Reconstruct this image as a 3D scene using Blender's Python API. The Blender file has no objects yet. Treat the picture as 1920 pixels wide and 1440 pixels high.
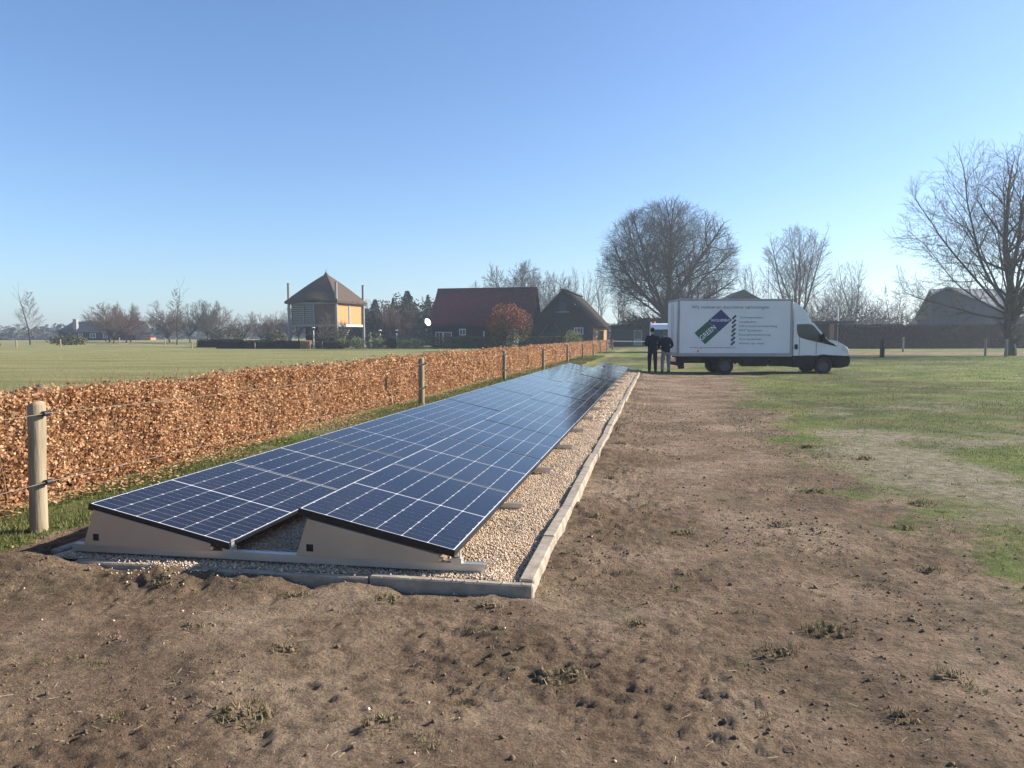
import bpy, math, random
import numpy as np
from math import sin, cos, pi, radians, sqrt, atan2
from mathutils import Vector, Matrix

sc = bpy.context.scene
COL = sc.collection
RNG = np.random.default_rng(7)
random.seed(7)

# ------------------------------------------------------------------ camera
cam_d = bpy.data.cameras.new('camera')
cam_d.sensor_width = 36.0
cam_d.lens = 36.0 * 1442 / 1920
cam_d.clip_start = 0.05
cam_d.clip_end = 4000
cam = bpy.data.objects.new('camera', cam_d)
COL.objects.link(cam)
YAW, PIT, ROLL = 0.1883, 0.0609, -0.0049
Fv = Vector((-sin(YAW) * cos(PIT), cos(YAW) * cos(PIT), -sin(PIT)))
R0 = Vector((cos(YAW), sin(YAW), 0))
U0 = R0.cross(Fv)
Rv = R0 * cos(ROLL) + U0 * sin(ROLL)
Uv = U0 * cos(ROLL) - R0 * sin(ROLL)
m = Matrix((Rv, Uv, -Fv)).transposed().to_4x4()
m.translation = Vector((0, 0, 1.42))
cam.matrix_world = m
sc.camera = cam

# ------------------------------------------------------------------ sky, sun, exposure
SUN_EL = radians(27)
SUN_AZ = radians(66)          # clockwise from +Y
world = bpy.data.worlds.new('World')
sc.world = world
world.use_nodes = True
wn = world.node_tree
wn.nodes.clear()
sky = wn.nodes.new('ShaderNodeTexSky')
sky.sky_type = 'NISHITA'
sky.sun_disc = False
sky.sun_elevation = SUN_EL
sky.sun_rotation = SUN_AZ
sky.altitude = 0
sky.air_density = 1.0
sky.dust_density = 0.6
sky.ozone_density = 2.2
bg = wn.nodes.new('ShaderNodeBackground')
bg.inputs['Strength'].default_value = 0.075
wo = wn.nodes.new('ShaderNodeOutputWorld')
tint = wn.nodes.new('ShaderNodeMix'); tint.data_type = 'RGBA'; tint.blend_type = 'MULTIPLY'      # camera white balance
tint.inputs[0].default_value = 1.0; tint.inputs[7].default_value = (0.785, 0.925, 1.13, 1)
wn.links.new(sky.outputs[0], tint.inputs[6]); wn.links.new(tint.outputs[2], bg.inputs[0])
wn.links.new(bg.outputs[0], wo.inputs[0])

sun_d = bpy.data.lights.new('sun', 'SUN')
sun_d.energy = 4.9
sun_d.angle = radians(0.53)
sun_d.color = (1.0, 0.93, 0.83)
sun = bpy.data.objects.new('sun', sun_d)
COL.objects.link(sun)
sdir = Vector((sin(SUN_AZ) * cos(SUN_EL), cos(SUN_AZ) * cos(SUN_EL), sin(SUN_EL)))
sun.rotation_euler = sdir.to_track_quat('Z', 'Y').to_euler()
sun.location = sdir * 60

sc.view_settings.view_transform = 'Standard'
sc.view_settings.look = 'None'
sc.view_settings.exposure = 1.24
sc.view_settings.gamma = 1.0
sc.view_settings.use_curve_mapping = False

# ------------------------------------------------------------------ helpers
def link(o, parent=None):
    COL.objects.link(o)
    if parent is not None:
        o.parent = parent
    return o

def tag(o, label=None, cat=None, group=None, kind=None):
    if label: o['label'] = label
    if cat: o['category'] = cat
    if group: o['group'] = group
    if kind: o['kind'] = kind
    return o

def thing(name, label, cat, loc=(0, 0, 0), rz=0.0, group=None):
    o = bpy.data.objects.new(name, None)
    o.empty_display_size = 0.2
    COL.objects.link(o)
    o.location = loc
    o.rotation_euler = (0, 0, rz)
    return tag(o, label, cat, group)

def copy_tree(o, parent=None):
    c = o.copy()
    COL.objects.link(c)
    c.parent = parent
    for ch in list(o.children):
        copy_tree(ch, c)
    return c

def setup_mesh(me, mats, smooth=False):
    for mt in (mats if isinstance(mats, (list, tuple)) else [mats]):
        me.materials.append(mt)
    if smooth:
        me.polygons.foreach_set('use_smooth', np.ones(len(me.polygons), bool))

def np_mesh(name, V, F, mats, rnd=None, smooth=False, pattr=None):
    """V (n,3), F (k,m) equal-sized faces; rnd = value per face"""
    V = np.ascontiguousarray(V, np.float32)
    F = np.ascontiguousarray(F, np.int32)
    me = bpy.data.meshes.new(name)
    k, mm = F.shape
    me.vertices.add(len(V)); me.vertices.foreach_set('co', V.ravel())
    me.loops.add(k * mm); me.loops.foreach_set('vertex_index', F.ravel())
    me.polygons.add(k)
    me.polygons.foreach_set('loop_start', np.arange(0, k * mm, mm, dtype=np.int32))
    me.polygons.foreach_set('loop_total', np.full(k, mm, np.int32))
    me.update(calc_edges=True)
    if rnd is not None:
        a = me.attributes.new('rnd', 'FLOAT', 'FACE')
        a.data.foreach_set('value', np.ascontiguousarray(rnd, np.float32))
    for nm, arr in (pattr or {}).items():
        a = me.attributes.new(nm, 'FLOAT', 'POINT')
        a.data.foreach_set('value', np.ascontiguousarray(arr, np.float32))
    setup_mesh(me, mats, smooth)
    return me

def obj(name, me, parent=None, kind=None):
    o = bpy.data.objects.new(name, me)
    link(o, parent)
    if kind: o['kind'] = kind
    return o

class MB:
    """small mesh collector"""
    def __init__(s):
        s.v, s.f, s.mi, s.sm = [], [], [], []
    def add(s, vs, fs, mi=0, sm=False):
        b = len(s.v)
        s.v += [tuple(v) for v in vs]
        for f in fs:
            s.f.append([b + i for i in f]); s.mi.append(mi); s.sm.append(sm)
        return s
    def box(s, c, size, mi=0, rz=0.0, ry=0.0, rx=0.0, taper=1.0):
        hx, hy, hz = size[0] / 2, size[1] / 2, size[2] / 2
        M = Matrix.Rotation(rz, 3, 'Z') @ Matrix.Rotation(ry, 3, 'Y') @ Matrix.Rotation(rx, 3, 'X')
        vs = []
        for z in (-1, 1):
            t = taper if z > 0 else 1
            for x, y in ((-1, -1), (1, -1), (1, 1), (-1, 1)):
                vs.append(Vector(c) + M @ Vector((x * hx * t, y * hy * t, z * hz)))
        return s.add(vs, [(3, 2, 1, 0), (4, 5, 6, 7), (0, 1, 5, 4), (1, 2, 6, 5), (2, 3, 7, 6), (3, 0, 4, 7)], mi)
    def cbox(s, lo, hi, mi=0):
        return s.box([(a + b) / 2 for a, b in zip(lo, hi)], [b - a for a, b in zip(lo, hi)], mi)
    def tube(s, pts, rad, n=8, mi=0, caps=True, sm=True):
        pts = [Vector(p) for p in pts]
        rr = rad if isinstance(rad, (list, tuple)) else [rad] * len(pts)
        rings = []
        prev = None
        for i, p in enumerate(pts):
            d = (pts[min(i + 1, len(pts) - 1)] - pts[max(i - 1, 0)]).normalized()
            a = prev if prev is not None else (Vector((0, 0, 1)) if abs(d.z) < 0.9 else Vector((1, 0, 0)))
            u = (a - d * a.dot(d)).normalized()
            w = d.cross(u)
            prev = u
            rings.append([p + (u * cos(2 * pi * k / n) + w * sin(2 * pi * k / n)) * rr[i] for k in range(n)])
        vs = [v for r in rings for v in r]
        fs = []
        for i in range(len(pts) - 1):
            for k in range(n):
                k2 = (k + 1) % n
                fs.append((i * n + k, i * n + k2, (i + 1) * n + k2, (i + 1) * n + k))
        s.add(vs, fs, mi, sm)
        if caps:
            b = (len(pts) - 1) * n
            s.add(rings[0], [tuple(reversed(range(n)))], mi)
            s.add(rings[-1], [tuple(range(n))], mi)
        return s
    def prism(s, poly, axis, a, b, mi=0):
        """poly = 2D points (counter-clockwise), extruded along axis from a to b"""
        n = len(poly)
        def P(p, t):
            return {'y': (p[0], t, p[1]), 'x': (t, p[0], p[1]), 'z': (p[0], p[1], t)}[axis]
        vs = [P(p, a) for p in poly] + [P(p, b) for p in poly]
        fs = [tuple(range(n)), tuple(reversed(range(n, 2 * n)))]
        for i in range(n):
            j = (i + 1) % n
            fs.append((j, i, n + i, n + j))
        return s.add(vs, fs, mi)
    def mesh(s, name, mats, bevel=0.0):
        me = bpy.data.meshes.new(name)
        me.from_pydata(s.v, [], s.f)
        setup_mesh(me, mats)
        me.polygons.foreach_set('material_index', np.array(s.mi, np.int32))
        me.polygons.foreach_set('use_smooth', np.array(s.sm, bool))
        import bmesh
        bm = bmesh.new(); bm.from_mesh(me)
        bmesh.ops.recalc_face_normals(bm, faces=bm.faces)
        if bevel:
            es = [e for e in bm.edges if len(e.link_faces) == 2 and e.calc_face_angle(0) > 0.5]
            bmesh.ops.bevel(bm, geom=es, offset=bevel, segments=1, affect='EDGES', clamp_overlap=True)
        bm.to_mesh(me); bm.free()
        me.update()
        return me
    def build(s, name, mats, parent=None, bevel=0.0, kind=None):
        return obj(name, s.mesh(name, mats, bevel), parent, kind)

# lattice noise --------------------------------------------------------------
_tab = np.random.default_rng(3).random((512, 512))
def vnoise(x, y):
    xi = np.floor(x).astype(np.int64); yi = np.floor(y).astype(np.int64)
    fx = x - xi; fy = y - yi
    fx = fx * fx * fx * (fx * (fx * 6 - 15) + 10); fy = fy * fy * fy * (fy * (fy * 6 - 15) + 10)
    a = _tab[xi & 511, yi & 511]; b = _tab[(xi + 1) & 511, yi & 511]
    c = _tab[xi & 511, (yi + 1) & 511]; d = _tab[(xi + 1) & 511, (yi + 1) & 511]
    return (a * (1 - fx) + b * fx) * (1 - fy) + (c * (1 - fx) + d * fx) * fy
def fbm(x, y, f, octv=4, gain=0.5):
    s = 0; a = 1; t = 0
    ca, sa = cos(0.6), sin(0.6)
    for i in range(octv):
        s = s + a * (vnoise(x * f + 17.3 * i, y * f + 5.1 * i) - 0.5); t += a
        x, y = x * ca - y * sa, x * sa + y * ca
        f *= 2.03; a *= gain
    return s / t * 2
def ss(a, b, x):
    t = np.clip((x - a) / (b - a), 0, 1)
    return t * t * (3 - 2 * t)

# materials ------------------------------------------------------------------
def new_mat(name):
    mt = bpy.data.materials.new(name)
    mt.use_nodes = True
    nt = mt.node_tree
    return mt, nt, nt.nodes['Principled BSDF']

def N(nt, t, **kw):
    n = nt.nodes.new(t)
    for k, v in kw.items():
        if k in ('operation', 'blend_type', 'data_type', 'attribute_name', 'noise_dimensions', 'feature', 'wave_type', 'bands_direction', 'clamp', 'distance', 'interpolation_type', 'use_clamp'):
            setattr(n, k, v)
        else:
            n.inputs[k].default_value = v
    return n

def ramp(nt, fac, stops):
    r = nt.nodes.new('ShaderNodeValToRGB')
    el = r.color_ramp.elements
    while len(el) < len(stops): el.new(0.5)
    for e, (p, c) in zip(el, stops):
        e.position = p; e.color = (c[0], c[1], c[2], 1)
    nt.links.new(fac, r.inputs[0])
    return r.outputs[0]

def mixc(nt, fac, a, b, bt='MIX'):
    n = nt.nodes.new('ShaderNodeMix'); n.data_type = 'RGBA'; n.blend_type = bt
    for s, v in ((0, fac), (6, a), (7, b)):
        if hasattr(v, 'is_output') or isinstance(v, bpy.types.NodeSocket): nt.links.new(v, n.inputs[s])
        else: n.inputs[s].default_value = v if s == 0 else (v[0], v[1], v[2], 1)
    return n.outputs[2]

def noise_out(nt, scale, detail=4, rough=0.55, coord='Object', stretch=None):
    tc = nt.nodes.new('ShaderNodeTexCoord')
    out = tc.outputs[coord]
    if stretch:
        mp = nt.nodes.new('ShaderNodeMapping'); mp.inputs['Scale'].default_value = stretch
        nt.links.new(out, mp.inputs[0]); out = mp.outputs[0]
    n = nt.nodes.new('ShaderNodeTexNoise')
    n.inputs['Scale'].default_value = scale; n.inputs['Detail'].default_value = detail; n.inputs['Roughness'].default_value = rough
    nt.links.new(out, n.inputs['Vector'])
    return n.outputs['Fac']

def bump(nt, bs, h, strength=0.5, dist=0.01):
    b = nt.nodes.new('ShaderNodeBump')
    b.inputs['Strength'].default_value = strength; b.inputs['Distance'].default_value = dist
    nt.links.new(h, b.inputs['Height']); nt.links.new(b.outputs[0], bs.inputs['Normal'])

def pmat(name, c1, c2=None, scale=6, rough=0.7, metal=0.0, bs=0.0, bd=0.01, bscale=None, stretch=None, coat=0.0, lo=0.35, hi=0.65):
    mt, nt, b = new_mat(name)
    b.inputs['Roughness'].default_value = rough
    b.inputs['Metallic'].default_value = metal
    if rough > 0.7: b.inputs['Specular IOR Level'].default_value = 0.12
    if coat: b.inputs['Coat Weight'].default_value = coat; b.inputs['Coat Roughness'].default_value = 0.05
    if c2 is None:
        c2 = tuple(min(1, v * 1.18 + 0.004) for v in c1)
    n = noise_out(nt, scale, 5, 0.6, stretch=stretch)
    nt.links.new(ramp(nt, n, [(lo, c1), (hi, c2)]), b.inputs['Base Color'])
    if bs:
        h = noise_out(nt, bscale or scale * 4, 5, 0.6, stretch=stretch)
        bump(nt, b, h, bs, bd)
    return mt

def rndmat(name, stops, rough=0.8, transl=0.0, nscale=0.0):
    """colour by the per-face attribute rnd"""
    mt, nt, b = new_mat(name)
    at = nt.nodes.new('ShaderNodeAttribute'); at.attribute_name = 'rnd'
    col = ramp(nt, at.outputs['Fac'], stops)
    if nscale:
        n = noise_out(nt, nscale, 3)
        col = mixc(nt, 1.0, col, ramp(nt, n, [(0.3, (0.72, 0.72, 0.72)), (0.7, (1.2, 1.2, 1.2))]), 'MULTIPLY')
    nt.links.new(col, b.inputs['Base Color'])
    b.inputs['Roughness'].default_value = rough
    b.inputs['Specular IOR Level'].default_value = 0.25
    if transl:
        tr = nt.nodes.new('ShaderNodeBsdfTranslucent')
        nt.links.new(col, tr.inputs['Color'])
        mx = nt.nodes.new('ShaderNodeMixShader'); mx.inputs[0].default_value = transl
        nt.links.new(b.outputs[0], mx.inputs[1]); nt.links.new(tr.outputs[0], mx.inputs[2])
        nt.links.new(mx.outputs[0], nt.nodes['Material Output'].inputs['Surface'])
    return mt

# scatter --------------------------------------------------------------------
def rot_mats(n, rng, flat=False):
    a = rng.random(n) * 2 * pi
    if flat:
        b = rng.normal(0, 0.25, n); c = rng.normal(0, 0.25, n)
    else:
        b = np.arccos(rng.random(n) * 2 - 1); c = rng.random(n) * 2 * pi
    ca, sa, cb, sb, cc, s_c = np.cos(a), np.sin(a), np.cos(b), np.sin(b), np.cos(c), np.sin(c)
    Z = np.zeros(n); O = np.ones(n)
    Rz = np.stack([ca, -sa, Z, sa, ca, Z, Z, Z, O], -1).reshape(n, 3, 3)
    Rx = np.stack([O, Z, Z, Z, cb, -sb, Z, sb, cb], -1).reshape(n, 3, 3)
    Ry = np.stack([cc, Z, s_c, Z, O, Z, -s_c, Z, cc], -1).reshape(n, 3, 3)
    return Rz @ Rx @ Ry

def scatter(BV, BF, pos, scl, rots, jitter=0.0, rng=RNG):
    """copies of base mesh as arrays"""
    n = len(pos); k = len(BV)
    V = np.broadcast_to(BV, (n, k, 3)).copy()
    if jitter: V *= 1 + rng.normal(0, jitter, (n, k, 1))
    V *= scl[:, None, :]
    V = np.einsum('nij,nkj->nki', rots, V) + pos[:, None, :]
    F = (BF[None] + (np.arange(n) * k)[:, None, None]).reshape(-1, BF.shape[1])
    return V.reshape(-1, 3), F

LEAF_V = np.array([[-0.5, 0, 0], [0, -0.3, 0.07], [0.5, 0, 0], [0, 0.3, 0.07]], float)
LEAF_F = np.array([[0, 1, 2], [0, 2, 3]])
OCT_V = np.array([[1, 0, 0], [-1, 0, 0], [0, 1, 0], [0, -1, 0], [0, 0, 1], [0, 0, -1]], float)
OCT_F = np.array([[0, 2, 4], [2, 1, 4], [1, 3, 4], [3, 0, 4], [2, 0, 5], [1, 2, 5], [3, 1, 5], [0, 3, 5]])
_g = (1 + sqrt(5)) / 2
ICO_V = np.array([[-1, _g, 0], [1, _g, 0], [-1, -_g, 0], [1, -_g, 0], [0, -1, _g], [0, 1, _g], [0, -1, -_g], [0, 1, -_g], [_g, 0, -1], [_g, 0, 1], [-_g, 0, -1], [-_g, 0, 1]]) / 1.9
ICO_F = np.array([[0, 11, 5], [0, 5, 1], [0, 1, 7], [0, 7, 10], [0, 10, 11], [1, 5, 9], [5, 11, 4], [11, 10, 2], [10, 7, 6], [7, 1, 8], [3, 9, 4], [3, 4, 2], [3, 2, 6], [3, 6, 8], [3, 8, 9], [4, 9, 5], [2, 4, 11], [6, 2, 10], [8, 6, 7], [9, 8, 1]])

def leaves_mesh(name, pos, size, mat, aspect=0.62, rng=RNG, rnd=None, up=None):
    n = len(pos)
    scl = np.stack([size, size * aspect / 0.6, size], -1)
    V, F = scatter(LEAF_V, LEAF_F, pos, scl, rot_mats(n, rng))
    r = rng.random(n) if rnd is None else rnd
    return np_mesh(name, V, F, mat, rnd=np.repeat(r, 2))

def blades_mesh(name, pos, h, mat, rng=RNG, rnd=None, lean=0.5, width=0.09):
    n = len(pos)
    a = rng.random(n) * 2 * pi
    w = h * width
    dx, dy = np.cos(a) * w, np.sin(a) * w
    la = rng.random(n) * 2 * pi; ll = h * rng.random(n) * lean
    tip = pos + np.stack([np.cos(la) * ll, np.sin(la) * ll, np.sqrt(np.maximum(h * h - ll * ll, 1e-6))], -1)
    o = np.stack([dx, dy, np.zeros(n)], -1)
    V = np.stack([pos - o, pos + o, tip], 1).reshape(-1, 3)
    F = np.arange(3 * n).reshape(-1, 3)
    return np_mesh(name, V, F, mat, rnd=rng.random(n) if rnd is None else rnd)

# trees ----------------------------------------------------------------------
def _norm(v):
    l = sqrt(v[0] * v[0] + v[1] * v[1] + v[2] * v[2]) or 1
    return (v[0] / l, v[1] / l, v[2] / l)
def grow(rng, p, d, L, r, lev, st, out):
    n = st['segs'][lev]
    trop = st['trop'][lev]; jit = st['jit'][lev]
    step = L / n
    last = lev == len(st['segs']) - 1
    cx, cy, cz, rx, rz = st['env']
    ph = rng.random() * 6.28
    r0 = r
    for i in range(n):
        g = rng.gauss
        d = _norm((d[0] + g(0, jit), d[1] + g(0, jit), d[2] + g(0, jit) + trop))
        q = (p[0] + d[0] * step, p[1] + d[1] * step, p[2] + d[2] * step)
        r1 = max(r0 * (1 - st['taper'][lev] * (i + 1) / n), st['rmin'])
        out.append((p, q, r, r1, lev))
        t = (i + 1) / n
        if not last and t >= st['start'][lev]:
            for k in range(st['kids'][lev]):
                ph += 2.4 + g(0, 0.4)
                ang = st['ang'][lev] * (1 + g(0, 0.18)) * (1.0 - st.get('closing', 0.25) * t)
                u = _norm((d[1], -d[0], 0.0)) if abs(d[2]) < 0.95 else (1, 0, 0)
                w = (d[1] * u[2] - d[2] * u[1], d[2] * u[0] - d[0] * u[2], d[0] * u[1] - d[1] * u[0])
                ca, sa, cp, sp = cos(ang), sin(ang), cos(ph), sin(ph)
                cd = (d[0] * ca + (u[0] * cp + w[0] * sp) * sa, d[1] * ca + (u[1] * cp + w[1] * sp) * sa, d[2] * ca + (u[2] * cp + w[2] * sp) * sa)
                cl = L * st['ratio'][lev] * (1.05 - st.get('short', 0.45) * t) * rng.uniform(0.75, 1.2)
                grow(rng, q, cd, cl, max(r1 * st.get('rk', 0.58), st['rmin']), lev + 1, st, out)
        p = q; r = r1
        if lev > 0:
            e = ((p[0] - cx) / rx) ** 2 + ((p[1] - cy) / rx) ** 2 + ((p[2] - cz) / rz) ** 2
            if e > 1 + st.get('loose', 0.12) * rng.random(): break

def segs_arrays(S):
    P = np.array([s[0] for s in S]); Q = np.array([s[1] for s in S])
    A = np.array([s[2] for s in S]); B = np.array([s[3] for s in S]); Lv = np.array([s[4] for s in S])
    return P, Q, A, B, Lv
def tubes_np(P, Q, A, B, n=3):
    d = Q - P; d = d / np.maximum(np.linalg.norm(d, axis=1, keepdims=True), 1e-9)
    Q = Q + d * (A * 0.3)[:, None]
    a = np.where(np.abs(d[:, 2:3]) < 0.9, np.array([[0, 0, 1.0]]), np.array([[1.0, 0, 0]]))
    u = np.cross(a, d); u /= np.linalg.norm(u, axis=1, keepdims=True); w = np.cross(d, u)
    k = np.arange(n) * 2 * pi / n
    ring = u[:, None, :] * np.cos(k)[None, :, None] + w[:, None, :] * np.sin(k)[None, :, None]
    V = np.concatenate([P[:, None] + ring * A[:, None, None], Q[:, None] + ring * B[:, None, None]], 1)
    i = np.arange(n); j = (i + 1) % n
    f = np.stack([i, j, n + j, n + i], -1)
    F = (f[None] + (np.arange(len(P)) * 2 * n)[:, None, None]).reshape(-1, 4)
    return V.reshape(-1, 3), F
def twig_arrays(P, Q, A, B, tip):
    """tubes of three sides for branchlets, slender three-sided cones for the outermost twigs"""
    V, F = tubes_np(P[~tip], Q[~tip], A[~tip], B[~tip], 3)
    F = np.concatenate([F[:, [0, 1, 2]], F[:, [0, 2, 3]]])
    P, Q, A = P[tip], Q[tip], A[tip]
    d = Q - P; d /= np.maximum(np.linalg.norm(d, axis=1, keepdims=True), 1e-9)
    a = np.where(np.abs(d[:, 2:3]) < 0.9, np.array([[0, 0, 1.0]]), np.array([[1.0, 0, 0]]))
    u = np.cross(a, d); u /= np.linalg.norm(u, axis=1, keepdims=True); w = np.cross(d, u)
    k = np.arange(3) * 2 * pi / 3
    ring = P[:, None] + (u[:, None, :] * np.cos(k)[None, :, None] + w[:, None, :] * np.sin(k)[None, :, None]) * A[:, None, None]
    V2 = np.concatenate([ring, Q[:, None]], 1).reshape(-1, 3)
    f = np.array([[0, 1, 3], [1, 2, 3], [2, 0, 3]])
    F2 = (f[None] + (np.arange(len(P)) * 4)[:, None, None]).reshape(-1, 3) + len(V)
    return np.concatenate([V, V2]), np.concatenate([F, F2])
def tree_meshes(name, seed, st, mat_trunk, mat_twig, split=2, base=None):
    rng = random.Random(seed); S = []
    for (p, d, L, r) in st['stems']:
        grow(rng, p, _norm(d), L, r, 0, st, S)
    P, Q, A, B, Lv = segs_arrays(S)
    k = Lv < split
    V, F = tubes_np(P[k], Q[k], A[k], B[k], 7)
    mt = np_mesh(name + '_trunk', V, F, mat_trunk, smooth=True)
    V, F = twig_arrays(P[~k], Q[~k], A[~k], B[~k], Lv[~k] == len(st['segs']) - 1)
    mc = np_mesh(name + '_crown', V, F, mat_twig)
    return mt, mc, len(S)

# ================================================================== ground
def gz(x, y):
    """large-scale height of the land"""
    x = np.asarray(x, float); y = np.asarray(y, float)
    r = np.hypot(x, y)
    z = -0.08 - 0.07 * ss(20, 32, y) * ss(-0.5, 1.5, x)
    z = z + 0.35 * ss(90, 130, r) * ss(30, 90, -x) + 0.8 * ss(140, 230, r)
    z = z + 1.0 * np.exp(-(((x + 86.5) / 6.5) ** 2 + ((y - 112) / 4.0) ** 2)) * 0.75      # low earth mound in the field
    return z
def gzf(x, y): return float(gz(x, y))

BED = (-3.98, -0.80, 4.34, 33.0)      # gravel bed inside the kerb: x0 x1 y0 y1
def axis(parts):
    out = [np.array([parts[0][0]])]
    for a, b, st, g in parts:
        if g == 1:
            out.append(np.linspace(a, b, int(round(abs(b - a) / st)) + 1)[1:])
        else:
            v = [a]; s = st
            while v[-1] < b:
                s *= g; v.append(v[-1] + s)
            v = np.array(v[1:]); v = a + (v - a) * (b - a) / (v[-1] - a)
            out.append(v)
    return np.concatenate(out)
xs_r = axis([(0, 2.6, .018, 1), (2.6, 3.8, .03, 1), (3.8, 8, .07, 1), (8, 700, .08, 1.11)])
xs_l = -axis([(0, 3.3, .018, 1), (3.3, 4.9, .03, 1), (4.9, 8, .08, 1), (8, 700, .1, 1.11)])[1:][::-1]
gx = np.concatenate([xs_l, xs_r])
gy = np.concatenate([-axis([(-1.9, 700, .15, 1.25)])[::-1][:-1] * 1.0, axis([(1.9, 4.5, .0165, 1), (4.5, 7, .034, 1), (7, 12, .06, 1), (12, 26, .12, 1), (26, 700, .12, 1.09)])])
GX, GY = np.meshgrid(gx, gy)
def dirt_mask(x, y):
    n = fbm(x, y, 0.45, 4) ; n2 = fbm(x + 40, y, 1.7, 4)
    edge = 1.55 + 0.25 * ss(17, 24, y) * 4 + 0.9 * ss(28, 33, y) + 1.1 * (1 - ss(2.5, 6.0, y))
    e = edge + 0.7 * n + 0.75 * n2 + 0.35 * fbm(x, y + 9, 6, 3) - x
    right = ss(-1.5, 0.9, e)
    left = ss(-0.15, 0.25, x + 3.95 + 0.75 * (1 - ss(5.0, 6.2, y)) + 0.25 * n + 0.12 * n2 + 2.2 * (1 - ss(1.5, 4.0, y)))
    far = 1 - ss(31.0, 34.0, y + 1.3 * n)
    d = right * left * far
    # bare strip under the far trees on the right, worn track to the gate
    d = np.maximum(d, ss(0.2, 0.7, 1 - np.abs(y - 72 - 2 * n) / 9) * ss(6, 12, x) * (1 - ss(48, 60, x)) * 0.95)
    d = np.maximum(d, ss(0.2, 0.7, 1 - np.abs(x - 0.6 + 0.5 * n) / 2.2) * ss(34, 40, y) * (1 - ss(84, 92, y)) * 0.55)
    d = np.maximum(d, np.exp(-(((x + 86.5) / 6.5) ** 2 + ((y - 110) / 4.0) ** 2)) * 0.9)
    return d
def pale_mask(x, y):
    n = fbm(x + 9, y + 3, 0.9, 4)
    a = np.exp(-(((x - 2.85) / 0.85) ** 2 + ((y - 9.2) / 2.6) ** 2))
    b = np.exp(-(((x - 4.8) / 1.6) ** 2 + ((y - 12.5) / 1.3) ** 2))
    return np.clip(ss(0.0, 1.3, a * 1.75 + .8 * b + 1.0 * n + .5 * fbm(x, y, 3.2, 3)), 0, 1)
Dm = dirt_mask(GX, GY); Pm = pale_mask(GX, GY)
rough = Dm * 0.85 + 0.25
hN = 0.026 * fbm(GX, GY, 0.9, 3) + 0.016 * fbm(GX + 5, GY, 2.6, 3) * rough
lumpy = np.clip(ss(-0.25, 0.55, fbm(GX, GY + 20, 0.9, 3)) + .8 * np.exp(-((GX + .35) / .28) ** 2) * ss(4, 5, GY), 0, .8)
rid = 1 - np.abs(fbm(GX + 3, GY + 8, 6.5, 3)) * 2
hN += 0.007 * rid * rough * (0.3 + lumpy)
clod = np.maximum(fbm(GX * .75 + 1.7 + .3 * GY, GY * 1.25, 9.5, 4, .65) - 0.12, 0)
hN += 0.017 * np.minimum(clod, 0.45) ** 1.1 * rough * (0.15 + 1.15 * lumpy)
hN += 0.014 * fbm(GX * .8, GY * 1.5, 15, 3, .7) * rough * (0.4 + lumpy)
hN += 0.014 * fbm(GX, GY, 26, 3, .7) * rough * (0.40 + 0.9 * lumpy)
fade = 1 - ss(30, 60, np.hypot(GX, GY))
# trodden, smoother track
track = np.exp(-((GX - 0.55) / 0.55) ** 2) * ss(4.5, 7, GY)
hN *= (1 - 0.6 * track) * np.maximum(fade, 0.15)
GZ = gz(GX, GY) + hN
# boot prints and tyre-like scuffs pressed into the soil
for bx, by, ba in [(-0.55, 3.6, .3), (-0.12, 3.45, .1), (-.75, 3.1, -.4), (-0.35, 3.05, 0.2), (1.2, 3.15, .2), (-2.1, 3.0, 1.1), (-2.6, 3.4, .8), (-1.5, 2.6, .4),
                   (0.3, 2.7, -.2), (-1.0, 3.7, 1.4), (-3.0, 3.6, 1.2), (0.9, 4.0, .2), (0.2, 4.6, .1), (-1.7, 3.65, 1.5)]:
    ux = (GX - bx) * cos(ba) + (GY - by) * sin(ba); uy = -(GX - bx) * sin(ba) + (GY - by) * cos(ba)
    ux = ux + .02 * fbm(GX, GY, 14, 2); uy = uy + .04 * fbm(GX + 3, GY, 11, 2); e = (ux / 0.055) ** 4 + (uy / 0.15) ** 4
    GZ -= 0.006 * np.exp(-e) ; GZ += 0.004 * np.exp(-((np.sqrt((ux / 0.055) ** 2 + (uy / 0.15) ** 2) - 1.45) / 0.28) ** 2)
# soil heaped against the kerb, low where the bed is
x0, x1, y0, y1 = BED
frontd = np.abs(GY - 4.20)
GZ += 0.05 * np.exp(-(frontd / 0.16) ** 2) * ss(-0.15, 0.45, fbm(GX + 2, GY * 0.3, 1.5, 3)) * ss(-3.9, -3.5, GX) * (1 - ss(-.75, -.6, GX))
GZ += 0.012 * np.exp(-((GY - 4.1) / .35) ** 2) * ss(-4.4, -3.8, GX) * (1 - ss(-.7, -.4, GX)) * (1 - ss(4.22, 4.26, GY))
GZ += 0.12 * np.exp(-((GX + 3.95) / .42) ** 2 - ((GY - 4.15) / .26) ** 2)
GZ += 0.04 * np.exp(-((GX + 4.1) / .12) ** 2) * ss(4.2, 4.6, GY) * (1 - ss(32, 34, GY))
GZ += 0.05 * np.exp(-((GX + 3.05) / .25) ** 2 - ((GY - 4.17) / .14) ** 2)
GZ += 0.05 * np.exp(-((GX + 0.58) / 0.20) ** 2) * ss(4.0, 4.8, GY) * (1 - ss(30, 34, GY)) * (0.55 + fbm(GX, GY, 1.4, 3))
inside = ss(-0.06, 0.0, GX - x0) * ss(-0.06, 0, x1 - GX) * ss(-0.06, 0, GY - y0) * ss(-0.06, 0, y1 - GY)
GZ = GZ * (1 - inside) + (-0.30) * inside
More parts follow.
